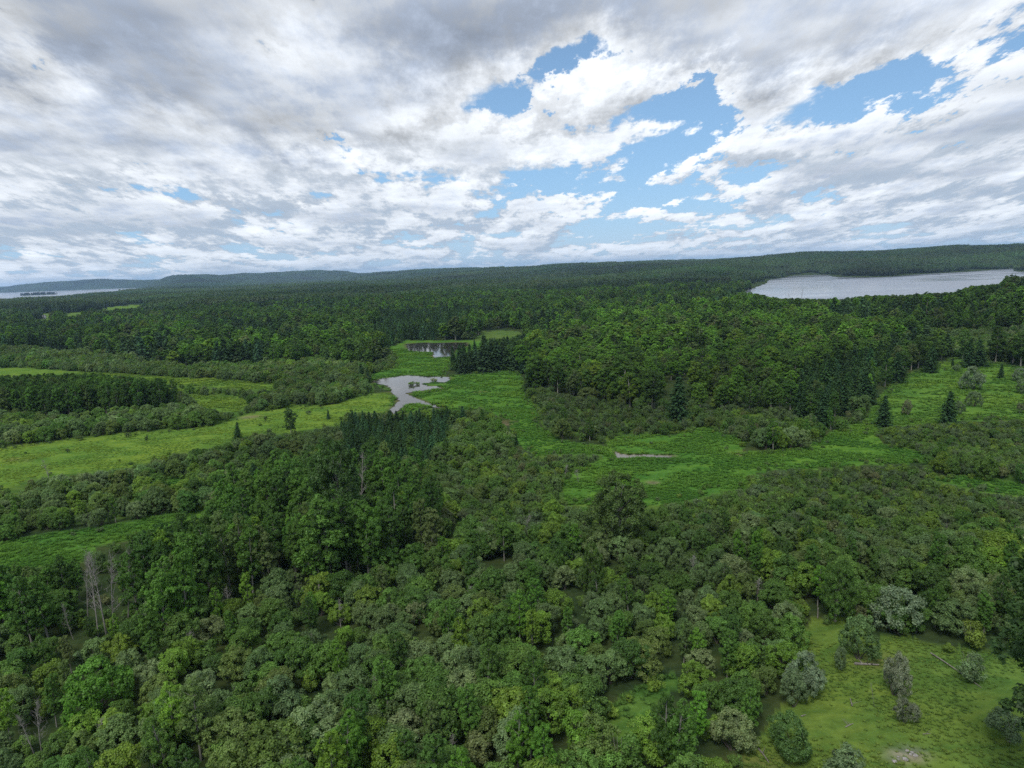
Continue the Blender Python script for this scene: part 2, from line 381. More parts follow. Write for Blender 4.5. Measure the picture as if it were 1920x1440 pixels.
def water_material(name, base, rough, scale, bump):
    m, t, out = material(name)
    p = t.node('ShaderNodeBsdfPrincipled'); p.inputs['Base Color'].default_value = (*base, 1); p.inputs['Roughness'].default_value = rough
    p.inputs['IOR'].default_value = 1.33
    co = t.node('ShaderNodeNewGeometry').outputs['Position']
    n = t.noise(t.v('MULTIPLY', co, (1.0, 0.45, 1.0)), scale, 3, 0.6)
    b = t.node('ShaderNodeBump'); b.inputs['Strength'].default_value = bump; b.inputs['Distance'].default_value = 0.1; t.put(b.inputs['Height'], n)
    wind = t.noise(t.v('MULTIPLY', co, (0.25, 1.0, 1.0)), scale * 0.06, 3, 0.6)          # gusts roughen the surface in streaks
    t.put(p.inputs['Roughness'], t.step(wind, 0.38, 0.62, rough * 0.55, rough * 1.5))
    t.l.new(b.outputs[0], p.inputs['Normal']); t.l.new(p.outputs[0], out.inputs[0])
    return m

# ---------------------------------------------------------------- mesh building
class MB:
    """collects faces with a material index and a per-face colour, links them as one mesh"""
    def __init__(s): s.V = []; s.F = []; s.n = []; s.mi = []; s.c = []; s.k = 0
    def add(s, V, Fc, mat=0, col=None):
        V = np.asarray(V, float); Fc = np.asarray(Fc, np.int64)
        s.V.append(V); s.F.append((Fc + s.k).ravel()); s.n.append(np.full(len(Fc), Fc.shape[1])); s.mi.append(np.full(len(Fc), mat))
        c = np.ones((len(Fc), 3)) if col is None else np.broadcast_to(np.asarray(col, float), (len(Fc), 3))
        s.c.append(c); s.k += len(V); return s
    def join(s, o, mat=0, xf=None, col=None):
        for V, Fc, n, mi, c in zip(o.V, o.F, o.n, o.mi, o.c): pass
        V = np.concatenate(o.V); V = V if xf is None else xf(V)
        s.V.append(V); s.F.append(np.concatenate(o.F) + s.k); s.n.append(np.concatenate(o.n)); s.mi.append(np.concatenate(o.mi) + mat)
        c = np.concatenate(o.c); s.c.append(c if col is None else c * np.asarray(col)); s.k += len(V); return s
    def mesh(s, name, mats, smooth=False):
        V = np.concatenate(s.V); L = np.concatenate(s.F); n = np.concatenate(s.n); mi = np.concatenate(s.mi); c = np.concatenate(s.c)
        me = bpy.data.meshes.new(name)
        me.vertices.add(len(V)); me.vertices.foreach_set('co', V.astype(np.float32).ravel())
        me.loops.add(len(L)); me.loops.foreach_set('vertex_index', L.astype(np.int32))
        me.polygons.add(len(n)); st = np.concatenate([[0], np.cumsum(n)[:-1]])
        me.polygons.foreach_set('loop_start', st.astype(np.int32)); me.polygons.foreach_set('loop_total', n.astype(np.int32))
        for mt in mats: me.materials.append(mt)
        me.polygons.foreach_set('material_index', mi.astype(np.int32))
        if smooth: me.polygons.foreach_set('use_smooth', np.ones(len(n), bool))
        a = me.attributes.new('v', 'FLOAT_COLOR', 'FACE')
        a.data.foreach_set('color', np.concatenate([c, np.ones((len(c), 1))], 1).astype(np.float32).ravel())
        me.update(calc_edges=True)
        return me

def unit(v): return v / np.maximum(np.linalg.norm(v, axis=-1, keepdims=True), 1e-9)

def leaves(mb, C, N, size, rng, aspect=1.5, mat=0, col=None):
    n = len(C); N = unit(N)
    a = unit(np.cross(N, rng.normal(size=(n, 3)))); b = np.cross(N, a)
    s = np.asarray(size).reshape(-1, 1) * rng.uniform(0.65, 1.25, (n, 1))
    a = a * s * aspect * 0.5; b = b * s * 0.5
    fold = N * s * 0.15
    V = np.stack([C - a, C + b * 0.9 + fold, C + a, C - b * 0.9 + fold], 1).reshape(-1, 3)
    Fc = np.arange(4 * n).reshape(-1, 4)
    if col is None:
        g = rng.uniform(0.68, 1.32, (n, 1)); col = g * np.array([1, 1, 1]) + rng.normal(0, 0.06, (n, 1)) * np.array([1, 0.2, -0.5])
    mb.add(V, Fc, mat, np.clip(col, 0.2, 2))

def tube(mb, P, R, sides=5, mat=0):
    P = np.asarray(P, float); R = np.asarray(R, float); n = len(P)
    T = unit(np.gradient(P, axis=0)); up = np.array([0.31, 0.17, 0.93]) if abs(T[0, 2]) < 0.8 else np.array([1.0, 0.1, 0])
    A = unit(np.cross(T, up)); B = np.cross(T, A)
    th = np.arange(sides) * 2 * math.pi / sides
    V = P[:, None] + R[:, None, None] * (np.cos(th)[None, :, None] * A[:, None] + np.sin(th)[None, :, None] * B[:, None])
    i, j = np.meshgrid(np.arange(n - 1), np.arange(sides), indexing='ij'); j2 = (j + 1) % sides
    Fc = np.stack([i*sides + j, i*sides + j2, (i+1)*sides + j2, (i+1)*sides + j], -1).reshape(-1, 4)
    mb.add(V.reshape(-1, 3), Fc, mat)

def lobed(mb, rng, lobes, n, leaf, sub=7, subr=(0.36, 0.55), mat=0, tone=0.22):
    """leaf faces over many small clumps that sit on larger lobes"""
    lobes = np.asarray(lobes, float)                     # x, y, z, r
    S = []
    for x, y, z, r in lobes:
        k = max(4, int(sub * rng.uniform(0.8, 1.25)))
        d = unit(rng.normal(size=(k, 3)) + np.array([0, 0, 0.35]))
        S.append(np.concatenate([np.array([x, y, z]) + d * r * rng.uniform(0.6, 0.95, (k, 1)), (r * rng.uniform(*subr, (k, 1))), 1 + rng.normal(0, tone, (k, 1))], 1))
    S = np.concatenate(S)
    w = S[:, 3]**2; pick = rng.choice(len(S), int(n * 1.9), p=w / w.sum()); s = S[pick]
    d = unit(rng.normal(size=(len(s), 3)) + np.array([0, 0, 0.15]))
    C = s[:, :3] + d * s[:, 3:4] * rng.uniform(0.55, 1.12, (len(s), 1))
    deep = np.min(np.linalg.norm(C[:, None] - lobes[None, :, :3], axis=2) / lobes[None, :, 3], axis=1)
    keep = (deep > 0.70) & (C[:, 2] > 0.03); C, d, s = C[keep][:n], d[keep][:n], s[keep][:n]
    N = d * 0.80 + rng.normal(size=C.shape) * 0.34 + np.array([0, 0, 0.45])
    g = s[:, 4:5] * rng.uniform(0.84, 1.16, (len(C), 1))
    leaves(mb, C, N, np.full(len(C), leaf), rng, col=g * np.array([1, 1, 1]) + rng.normal(0, 0.05, (len(C), 1)) * np.array([1, 0.2, -0.5]), mat=mat)

def limb(rng, p, q, bend=0.15, n=4):
    p, q = np.asarray(p, float), np.asarray(q, float); t = np.linspace(0, 1, n)[:, None]
    off = rng.normal(size=3) * bend * np.linalg.norm(q - p)
    return p + (q - p) * t + off * (t * (1 - t))

PARTS = {}      # kind -> list of dict(crown=, trunk=, whole=, href=, wref=)
STORE = bpy.data.collections.new('prototypes')        # not linked to the scene

def register(kind, crown, trunk, crown_mats, trunk_mats, href, wref):
    lst = PARTS.setdefault(kind, [])
    cm = crown.mesh(kind + '_crown', crown_mats) if crown else None
    tm = trunk.mesh(kind + '_trunk', trunk_mats, smooth=True) if trunk else None
    mb = MB()
    if trunk: mb.join(trunk, len(crown_mats) if crown else 0)
    if crown: mb.join(crown, 0)
    wm = mb.mesh(kind + '_whole', (crown_mats if crown else []) + (trunk_mats if trunk else []))
    ob = bpy.data.objects.new('proto_%s_%02d' % (kind, len(lst)), wm)
    c = bpy.data.collections.get('proto_' + kind) or bpy.data.collections.new('proto_' + kind)
    c.objects.link(ob)
    lst.append(dict(crown=cm, trunk=tm, href=href, wref=wref))

def make_willow(seed, lod):
    rng = np.random.default_rng(seed); w = rng.uniform(1.35, 1.9); hh = 5.0
    lobes = []
    for i in range(13):
        a = rng.uniform(0, 6.28); rr = w * math.sqrt(rng.uniform(0, 1))
        top = hh * (0.80 - 0.34 * (rr / w)**2)
        z = top * rng.uniform(0.62, 1.0) if rr < 0.8 * w else top * rng.uniform(0.35, 0.9)
        lobes.append((rr * math.cos(a), rr * math.sin(a), z, rng.uniform(0.70, 1.10)))
    lobes.append((0, 0, hh * 0.6, 1.3)); lobes.append((0.2, 0.1, hh * 0.35, 1.35))
    c = MB()
    lobed(c, rng, lobes, 11500 if lod == 0 else 1800, 0.135 if lod == 0 else 0.34, sub=20, subr=(0.17, 0.42), tone=0.17)
    t = MB()
    for i in range(5 if lod == 0 else 3):
        a = rng.uniform(0, 6.28); q = lobes[i]
        tube(t, limb(rng, (0.15*math.cos(a), 0.15*math.sin(a), -0.2), (q[0], q[1], q[2])), [0.09, 0.07, 0.05, 0.02], 4)
    register('willow%d' % lod, c, t, [M_leaf], [M_dbark], hh, w + 0.8)

def make_aspen(seed, lod):
    rng = np.random.default_rng(seed); hh = 13.0; base = rng.uniform(1.8, 3.6); wmax = rng.uniform(1.7, 2.5) if lod == 0 else rng.uniform(2.1, 3.0)
    t = MB(); c = MB(); lean = rng.normal(size=2) * 0.35
    ax = lambda z: np.array([lean[0] * (z / hh)**2, lean[1] * (z / hh)**2, z])
    zs = np.array([-0.3, 2, 4.5, 7.5, 10, 12])
    tube(t, [ax(z) for z in zs], [0.17, 0.15, 0.125, 0.09, 0.06, 0.02], 6 if lod == 0 else 4)
    lobes = []
    for i in range(20):
        f = (i + rng.uniform(0, 1)) / 20; z = base + (hh - 0.9 - base) * f
        prof = wmax * (math.sin(math.pi * min(1, 0.16 + 0.80 * f)) ** 0.75)
        a = i * 2.4 + rng.uniform(-0.5, 0.5); rr = prof * rng.uniform(0.35, 0.85)
        q = ax(z) + np.array([rr * math.cos(a), rr * math.sin(a), 0])
        lobes.append((*q, rng.uniform(0.65, 1.05) * (0.8 + 0.3 * math.sin(math.pi * f))))
        if lod == 0: tube(t, limb(rng, ax(z - rr * 0.9), q, 0.1), [0.05, 0.035, 0.025, 0.012], 4)
    lobed(c, rng, lobes, 14500 if lod == 0 else 2400, 0.155 if lod == 0 else 0.42, sub=16, subr=(0.18, 0.45), tone=0.17)
    register('aspen%d' % lod, c, t, [M_leaf], [M_bark], hh, wmax + 0.7)

def make_broad(seed):
    """wide old tree with several heavy limbs"""
    rng = np.random.default_rng(seed); hh = 11.0; t = MB(); c = MB(); lobes = []
    tube(t, [(0, 0, -0.3), (0.1, 0, 2), (0.15, 0.1, 4), (0.1, 0, 7)], [0.3, 0.25, 0.2, 0.08], 7)
    for i in range(34):
        f = (i + 0.5) / 34; z = 1.5 + 8.4 * f; pr = 3.5 * math.sin(math.pi * (0.30 + 0.64 * f)) ** 0.8
        a = i * 2.4; rr = pr * rng.uniform(0.45, 0.95)
        q = (rr * math.cos(a), rr * math.sin(a), z); lobes.append((*q, rng.uniform(1.05, 1.55)))
        tube(t, limb(rng, (0.1, 0, max(1.5, z - 2)), q, 0.12), [0.08, 0.06, 0.04, 0.02], 4)
    lobed(c, rng, lobes, 28000, 0.165, sub=15, subr=(0.24, 0.42))
    register('broad0', c, t, [M_leaf], [M_bark], hh, 4.0)

def make_bush(seed, lod):
    rng = np.random.default_rng(seed); hh = 2.6; w = rng.uniform(0.8, 1.15); lobes = []
    for i in range(9):
        a = rng.uniform(0, 6.28); rr = w * math.sqrt(rng.uniform(0, 1))
        lobes.append((rr * math.cos(a), rr * math.sin(a), hh * rng.uniform(0.35, 0.82 - 0.3 * (rr / w)**2), rng.uniform(0.38, 0.62)))
    lobes.append((0, 0, 0.8, 0.7)); c = MB(); t = MB()
    lobed(c, rng, lobes, 2800 if lod == 0 else 340, 0.115 if lod == 0 else 0.36, sub=9, subr=(0.34, 0.65))
    for i in range(6 if lod == 0 else 3):
        a = rng.uniform(0, 6.28); r = rng.uniform(0.2, 0.9) * w
        tube(t, limb(rng, (0.1*math.cos(a), 0.1*math.sin(a), -0.1), (r*math.cos(a), r*math.sin(a), hh * rng.uniform(0.7, 1.0))), [0.022, 0.016, 0.011, 0.006], 3)
    register('bush%d' % lod, c, t, [M_leaf], [M_dead], hh, w + 0.4)

def make_spruce(seed, lod, wide=0.25):
    rng = np.random.default_rng(seed); hh = 8.0; c = MB(); t = MB()
    tube(t, [(0, 0, -0.2), (0, 0, 3), (0, 0, 6), (0, 0, 8.0)], [0.14, 0.1, 0.06, 0.015], 5)
    nl = 24 if lod == 0 else 13; C, N, S = [], [], []
    for i in range(nl):
        z = 0.35 + (hh - 0.5) * (i / nl) ** 0.92; L = hh * wide * (1 - z / hh) ** 0.85 + 0.12
        nb = (10 if lod == 0 else 7) if z < 5 else 7
        for j in range(nb):
            a = j * 6.283 / nb + i * 1.1 + rng.normal(0, 0.2); l = L * rng.uniform(0.50, 1.20)
            m = max(2, int(l * (4.5 if lod == 0 else 2.2)))
            for q in range(m):
                f = (q + 1) / m; r = l * f
                p = np.array([r * math.cos(a), r * math.sin(a), z - 0.28 * r * (0.6 + 0.4 * f) + 0.18 * f * f * r + rng.normal(0, 0.05)])
                for s in ((-1, 1) if lod == 0 else (1,)):
                    C.append(p + np.array([-math.sin(a), math.cos(a), 0]) * s * rng.uniform(0.0, 0.2) * (1.2 - f))
                    N.append(np.array([math.cos(a) * 0.45, math.sin(a) * 0.45, 1.0]) + rng.normal(size=3) * 0.38)
                    S.append((0.40 if lod == 0 else 0.72) * rng.uniform(0.7, 1.15))
    for k in range(8):
        C.append(np.array([0, 0, hh - 0.05 * k * 2])); N.append(unit(rng.normal(size=3) * np.array([1, 1, 0.2]))); S.append(0.16 + 0.03 * k)
    leaves(c, np.array(C), np.array(N), np.array(S), rng, aspect=1.3)
    register('spruce%d' % lod, c, t, [M_needle], [M_dbark], hh, hh * wide)

def make_dead(seed):
    rng = np.random.default_rng(seed); hh = 10.0; t = MB(); br = MB()
    top = np.array([rng.normal(0, 0.5), rng.normal(0, 0.5), hh])
    P = limb(rng, (0, 0, -0.3), top, 0.05, 7); tube(t, P, np.linspace(0.10, 0.015, 7), 5)
    for i in range(34):
        f = rng.uniform(0.28, 0.97); p = P[0] + (P[-1] - P[0]) * f; a = rng.uniform(0, 6.28); l = rng.uniform(0.7, 2.4) * (1.15 - f)
        q = p + np.array([math.cos(a) * l * 0.75, math.sin(a) * l * 0.75, l * rng.uniform(0.5, 1.1)])
        B = limb(rng, p, q, 0.15, 4); tube(br, B, [0.034, 0.025, 0.017, 0.008], 3)
        for k in range(3):
            g = B[rng.integers(1, 4)]; tube(br, limb(rng, g, g + rng.normal(size=3) * 0.35 + np.array([0, 0, 0.45]), 0.1, 3), [0.016, 0.011, 0.006], 3)
    lst = PARTS.setdefault('dead', [])
    lst.append(dict(trunk=t.mesh('dead_trunk', [M_dead], True), crown=br.mesh('dead_branches', [M_dead]), href=hh, wref=0.8))

for i in range(6): make_willow(100 + i, 0)
for i in range(4): make_willow(120 + i, 1)
for i in range(6): make_aspen(200 + i, 0)
for i in range(5): make_aspen(220 + i, 1)
for i in range(2): make_broad(240 + i)
for i in range(5): make_bush(300 + i, 0)
for i in range(3): make_bush(320 + i, 1)
for i in range(4): make_spruce(400 + i, 0, (0.23, 0.27, 0.30, 0.20)[i])
for i in range(3): make_spruce(420 + i, 1, (0.20, 0.24, 0.17)[i])
for i in range(4): make_dead(500 + i)

def make_tile(seed, size, ntree, quads, kind):
    """a piece of far woodland: crowns too small to tell apart"""
    rng = np.random.default_rng(seed); c = MB(); g = int(math.ceil(math.sqrt(ntree)))
    for i in range(g):
        for j in range(g):
            x = ((i + rng.uniform(0.1, 0.9)) / g - 0.5) * size; y = ((j + rng.uniform(0.1, 0.9)) / g - 0.5) * size
            con = rng.uniform() < (0.05, 0.22, 0.75)[kind]; w = size / g
            hh = rng.uniform(8.5, 13.5) + (1.5 if con else 0)
            if con:
                n = quads; f = np.sqrt(rng.uniform(0, 1, n)); a = rng.uniform(0, 6.283, n); rr = (0.24 * w + 0.6) * f
                C = np.stack([x + rr*np.cos(a), y + rr*np.sin(a), hh * (1 - f * 0.93)], 1); N = np.stack([np.cos(a)*0.7, np.sin(a)*0.7, np.full(n, 0.75)], 1) + rng.normal(size=(n, 3)) * 0.3
                tone = np.array([0.50, 0.55, 0.62]) * rng.uniform(0.8, 1.2); sz = 0.26 * w + 0.2
            else:
                n = quads; d = unit(rng.normal(size=(n, 3)) + np.array([0, 0, 0.5])); rw = w * rng.uniform(0.5, 0.72); rh = hh * rng.uniform(0.32, 0.45)
                lump = 1 + 0.25 * np.sin(d @ rng.normal(size=3) * 4 + rng.uniform(0, 6))
                C = np.stack([x + d[:, 0]*rw*lump, y + d[:, 1]*rw*lump, hh - rh + d[:, 2]*rh*lump], 1); N = d + rng.normal(size=(n, 3)) * 0.4 + np.array([0, 0, 0.3])
                tone = rng.uniform(0.75, 1.3) * np.array([1, 1, 1]) * np.array([rng.uniform(0.9, 1.15), 1, rng.uniform(0.85, 1.1)]); sz = 0.30 * w + 0.2
            leaves(c, C, N, np.full(n, sz), rng, aspect=1.25, col=tone * rng.uniform(0.88, 1.12, (n, 1)))
    me = c.mesh('woodland', [M_leaf])
    ob = bpy.data.objects.new('proto_tile_%d_%03d' % (int(size), seed), me)
    cname = 'proto_tile%d' % int(size)
    cc = bpy.data.collections.get(cname) or bpy.data.collections.new(cname); cc.objects.link(ob)

for k in range(3):
    for i in range(2): make_tile(600 + 10*k + i, 50, 72, 90, k)
for k in range(3):
    for i in range(2): make_tile(700 + 10*k + i, 110, 256, 30, k)

def make_tufts():
    for i in range(4):
        rng = np.random.default_rng(800 + i); c = MB(); n = 26
        a = rng.uniform(0, 6.283, n); r = rng.uniform(0, 0.35, n); hh = rng.uniform(0.25, 0.62, n)
        B = np.stack([r*np.cos(a), r*np.sin(a), np.zeros(n)], 1); T = B + np.stack([np.cos(a)*0.42, np.sin(a)*0.42, hh*0.8], 1) + rng.normal(size=(n, 3)) * 0.07
        sd_ = np.stack([-np.sin(a), np.cos(a), np.zeros(n)], 1) * 0.075
        V = np.stack([B - sd_, B + sd_, T], 1).reshape(-1, 3)
        c.add(V, np.arange(3*n).reshape(-1, 3), 0, rng.uniform(0.7, 1.3, (n, 1)) * np.array([1, 1, 1]))
        ob = bpy.data.objects.new('proto_tuft_%d' % i, c.mesh('tuft', [M_grass]))
        cc = bpy.data.collections.get('proto_tuft') or bpy.data.collections.new('proto_tuft'); cc.objects.link(ob)
make_tufts()

def scatter(name, label, category, coll, pts, rot, scl, idx, tint):
    """one uncountable mass: instances of prototypes on points"""
    me = bpy.data.meshes.new(name + '_points'); n = len(pts)
    me.vertices.add(n); me.vertices.foreach_set('co', np.asarray(pts, np.float32).ravel())
    for nm, ty, key, data in (('rot', 'FLOAT_VECTOR', 'vector', rot), ('scl', 'FLOAT_VECTOR', 'vector', scl), ('tint', 'FLOAT_COLOR', 'color', np.concatenate([tint, np.ones((n, 1))], 1))):
        a = me.attributes.new(nm, ty, 'POINT'); a.data.foreach_set(key, np.asarray(data, np.float32).ravel())
    a = me.attributes.new('idx', 'INT', 'POINT'); a.data.foreach_set('value', np.asarray(idx, np.int32))
    ob = bpy.data.objects.new(name, me); COL.objects.link(ob)
    g = bpy.data.node_groups.new('scatter_' + name, 'GeometryNodeTree')
    g.interface.new_socket('Geometry', in_out='INPUT', socket_type='NodeSocketGeometry'); g.interface.new_socket('Geometry', in_out='OUTPUT', socket_type='NodeSocketGeometry')
    gi, go = g.nodes.new('NodeGroupInput'), g.nodes.new('NodeGroupOutput')
    ci = g.nodes.new('GeometryNodeCollectionInfo'); ci.inputs[0].default_value = bpy.data.collections[coll]; ci.inputs['Separate Children'].default_value = True; ci.inputs['Reset Children'].default_value = True
    ip = g.nodes.new('GeometryNodeInstanceOnPoints'); ip.inputs['Pick Instance'].default_value = True
    def na(nm, ty):
        q = g.nodes.new('GeometryNodeInputNamedAttribute'); q.data_type = ty; q.inputs[0].default_value = nm; return q.outputs[0]
    g.links.new(gi.outputs[0], ip.inputs['Points']); g.links.new(ci.outputs[0], ip.inputs['Instance'])
    g.links.new(na('idx', 'INT'), ip.inputs['Instance Index']); g.links.new(na('scl', 'FLOAT_VECTOR'), ip.inputs['Scale'])
    er = g.nodes.new('FunctionNodeEulerToRotation'); g.links.new(na('rot', 'FLOAT_VECTOR'), er.inputs[0]); g.links.new(er.outputs[0], ip.inputs['Rotation'])
    g.links.new(ip.outputs[0], go.inputs[0])
    md = ob.modifiers.new('scatter', 'NODES'); md.node_group = g
    ob['label'] = label; ob['category'] = category; ob['kind'] = 'stuff'
    return ob

RESERVED = {'willow': 22, 'aspen': 8, 'bush': 22, 'spruce': 34}       # kept for the plants set out by hand below
# landmarks for saying which plant is meant: (pixel x, pixel y, words)
LANDMARKS = [
    (80, 1400, 'by the forked dead trunks, bottom left'), (230, 1420, 'on the bottom edge below the bright crown'), (60, 1290, 'at the left edge above the forked trunks'),
    (180, 1300, 'around the bright round crown at lower left'), (80, 1200, 'under the leaning aspens at the left edge'), (210, 1200, 'at the foot of the grey trunks'),
    (350, 1210, 'between the grey dead trunks and the tall aspens'), (340, 1330, 'right of the bright round crown, lower left'), (380, 1430, 'on the bottom edge, left quarter'),
    (520, 1420, 'on the bottom edge around the big round willow'), (500, 1310, 'above the big round willow of the bottom edge'), (480, 1200, 'in the dip below the tall dark aspens'),
    (600, 1200, 'in the thicket right below the tall aspens'), (640, 1310, 'mid thicket, left of the picture centre'), (660, 1430, 'on the bottom edge, left of centre'),
    (780, 1420, 'on the bottom edge under the brown-tinged bushes'), (760, 1300, 'among brown-tinged bushes in the lower thicket'), (760, 1190, 'in the upper thicket left of centre'),
    (900, 1420, 'on the bottom edge at the centre'), (900, 1310, 'in the central thicket left of the glade'), (900, 1200, 'in the central thicket below the lone broad tree'),
    (1040, 1420, 'on the bottom edge just left of the glade'), (1060, 1310, 'on the left bank of the shaded glade'), (1040, 1210, 'in the thicket above the shaded glade'),
    (1150, 1430, 'at the bottom mouth of the shaded glade'), (1180, 1230, 'right above the head of the shaded glade'), (1290, 1420, 'between glade and meadow, bottom edge'),
    (1310, 1310, 'on the strip between glade and olive meadow'), (1330, 1210, 'upslope of the strip between glade and meadow'), (1440, 1290, 'on the left rim of the olive meadow'),
    (1460, 1190, 'at the upper left rim of the olive meadow'), (1560, 1130, 'behind the grey post of the olive meadow'), (1700, 1150, 'behind the top rim of the olive meadow'),
    (1850, 1200, 'at the top right rim of the olive meadow'), (1850, 1090, 'in the right-hand thicket above the olive meadow'), (1700, 1060, 'in the thicket two rows above the olive meadow'),
    (1540, 1040, 'in the light thicket right of centre'), (1400, 1080, 'in the thicket right of the lone broad tree'), (1260, 1090, 'just right of the lone broad tree'),
    (1100, 1100, 'in front of the lone broad tree'), (960, 1090, 'left of the lone broad tree'), (820, 1090, 'at the right foot of the tall dark aspens'),
    (700, 1080, 'in the front rank of the tall dark aspens'), (560, 1060, 'in the heart of the tall dark aspens'), (440, 1080, 'at the left end of the tall dark aspens'),
    (330, 1080, 'below the narrow strip field, left'), (200, 1090, 'between narrow strip field and dead trunks'), (60, 1100, 'at the left edge below the narrow strip field'),
    (650, 970, 'by the tall bare stem among dark aspens'), (520, 960, 'at the top left of the tall dark aspens'), (780, 960, 'behind the right end of the tall aspens'),
    (80, 970, 'in the near hedge, left end'), (220, 950, 'in the near hedge above the strip field'), (340, 920, 'in the near hedge by its grassy gap'), (440, 880, 'in the near hedge toward the aspens'),
    (120, 900, 'in the hedge along the long field, left end'), (280, 870, 'in the hedge along the long field, middle'), (420, 840, 'in the hedge below the lone field spruce'), (580, 830, 'in the hedge left of the spruce stand'),
    (620, 880, 'in the bushes left below the young spruce stand'), (860, 850, 'right beside the young spruce stand'), (830, 910, 'below the young spruce stand'), (950, 900, 'in the scrub left of the marsh meadow'),
    (950, 990, 'in the scrub behind the lone broad tree, left'), (1080, 970, 'in the scrub beside the lone broad tree'), (1250, 980, 'in the grey scrub below the marsh meadow, left'), (1400, 960, 'in the grey scrub below the marsh meadow'),
    (1550, 930, 'in the scrub below the marsh meadow, right part'), (1700, 950, 'in the scrub under the green band at right'), (1850, 990, 'at the right edge under the green band'), (1850, 870, 'in the brush below the spruce meadow, right end'),
    (1720, 830, 'in the brush below the spruce meadow'), (1560, 800, 'at the corner between marsh and spruce meadow'), (1450, 810, 'in the grey brush behind the marsh meadow'), (1300, 790, 'in the brush above the muddy puddle'),
    (1150, 790, 'in the brush between pond and puddle'), (1050, 870, 'at the left tip of the marsh meadow'), (1020, 770, 'right of the pond marsh'), (720, 830, 'inside the young spruce stand'), (680, 860, 'at the lower left of the young spruce stand'),
    (790, 860, 'at the lower right of the young spruce stand'), (660, 800, 'at the upper left of the young spruce stand'), (790, 805, 'at the upper right of the young spruce stand'),
    (80, 800, 'in the hedge under the dark aspen block, left'), (260, 790, 'in the hedge under the dark aspen block'), (420, 775, 'at the hedge end by the track'), (100, 760, 'in the dark aspen block, left part'), (260, 750, 'in the dark aspen block, right part'),
    (540, 750, 'in the willows between field and track'), (620, 720, 'in the willow flat left of the bright pond'), (430, 700, 'in the willow belt behind the fields'), (200, 685, 'in the willow belt behind the aspen block'),
    (700, 650, 'in the spruces left of the dark pond'), (820, 615, 'in the dark spruce row behind the pond'), (955, 665, 'in the spruce clump right of the dark pond'), (1150, 720, 'in the green wood right of the ponds'),
    (1350, 720, 'in the green wood at right of centre'), (1500, 700, 'in the green wood toward the lake'), (1560, 760, 'in the spruces left of the spruce meadow'), (1680, 680, 'behind the upper left of the spruce meadow'),
    (1850, 660, 'behind the top of the spruce meadow'), (1750, 600, 'on the rise before the pale lake'), (1880, 560, 'on the rise at the right edge'), (300, 640, 'in the wood beyond the willow belt'), (500, 640, 'in the wood left of the ponds'),
]

# ---------------------------------------------------------------- ground, water
def tag(o, label=None, cat=None, group=None, kind=None):
    for k, v in (('label', label), ('category', cat), ('group', group), ('kind', kind)):
        if v: o[k] = v
    return o

def link(name, me, parent=None):
    o = bpy.data.objects.new(name, me); COL.objects.link(o); o.parent = parent; return o

def build_ground():
    rings = np.concatenate([[0.0, 12, 22], np.geomspace(30, 24000, 430)])
    half = math.radians(46)
    ang = np.concatenate([np.linspace(-half, half, 620), np.linspace(half, 2 * math.pi - half, 62)[1:-1]])
    A, Rg = np.meshgrid(ang, rings); x, y = Rg * np.sin(A), Rg * np.cos(A)
    z = height(x, y); nr, na = x.shape
    px, py, w = project(x, y, z); front = (w > 1)
    oid = np.where(front, look(S_openid, px, py), 0)
    cols = np.array([(0.040, 0.060, 0.024)] + [c for p, c in OPEN])
    c = cols[oid]
    zn = look(S_zone, px, py); brushy = front & (oid == 0) & np.isin(zn, [BRUSH, SCRUB, LOW, WILLOWS]) & (py > 600)
    c = np.where(brushy[..., None], np.array([0.068, 0.122, 0.028]), c)
    r = np.hypot(x, y)
    far = sstep((r - 1500) / 3000)[..., None]
    c = np.where(oid[..., None] == 0, c * (1 - far) + np.array([0.034, 0.066, 0.022]) * far, c)
    for P, wd, mud in ((PU, 1.1, (0.16, 0.135, 0.085)), (P1, 1.6, (0.085, 0.085, 0.045)), (P2, 2.0, (0.085, 0.085, 0.045))):
        d = seg_dist(x, y, P); k = np.exp(-np.maximum(d, 0)**2 / wd**2)[..., None]; c = c * (1 - k) + np.array(mud) * k
    for (qx, qy, rx, ry, mud) in PATCHES:
        gx, gy = ground_at(qx, qy); k = np.exp(-(((x - gx) / rx)**2 + ((y - gy) / ry)**2)**1.5)[..., None] * 0.9; c = c * (1 - k) + np.array(mud) * k
    i, j = np.meshgrid(np.arange(nr - 1), np.arange(na), indexing='ij'); j2 = (j + 1) % na
    Fc = np.stack([i*na + j, (i+1)*na + j, (i+1)*na + j2, i*na + j2], -1).reshape(-1, 4)[:, ::-1]
    mb = MB(); mb.add(np.stack([x, y, z], -1).reshape(-1, 3), Fc)
    me = mb.mesh('ground', [ground_material()], smooth=True)
    a = me.attributes.new('cover', 'FLOAT_COLOR', 'POINT')
    a.data.foreach_set('color', np.concatenate([c.reshape(-1, 3), np.ones((nr*na, 1))], 1).astype(np.float32).ravel())
    tag(link('ground', me), 'rolling ground of grassland, marsh and forest floor', 'ground', kind='structure')

PATCHES = [(1700, 1416, 2.0, 1.0, (0.22, 0.20, 0.17)), (1382, 851, 2.2, 1.6, (0.17, 0.12, 0.09)), (470, 782, 3.5, 3.0, (0.20, 0.17, 0.10)), (35, 862, 3.0, 1.2, (0.20, 0.15, 0.09)),
           (1225, 906, 1.6, 1.6, (0.19, 0.15, 0.09)), (860, 722, 3, 2.0, (0.12, 0.12, 0.06)), (900, 735, 3, 1.5, (0.16, 0.17, 0.06)),
           (820, 733, 4, 1.6, (0.13, 0.14, 0.06)), (945, 795, 2.5, 3, (0.14, 0.12, 0.08)), (1650, 1240, 3, 1.6, (0.13, 0.145, 0.05)), (1420, 1440, 3, 2, (0.13, 0.15, 0.045))]
build_ground()

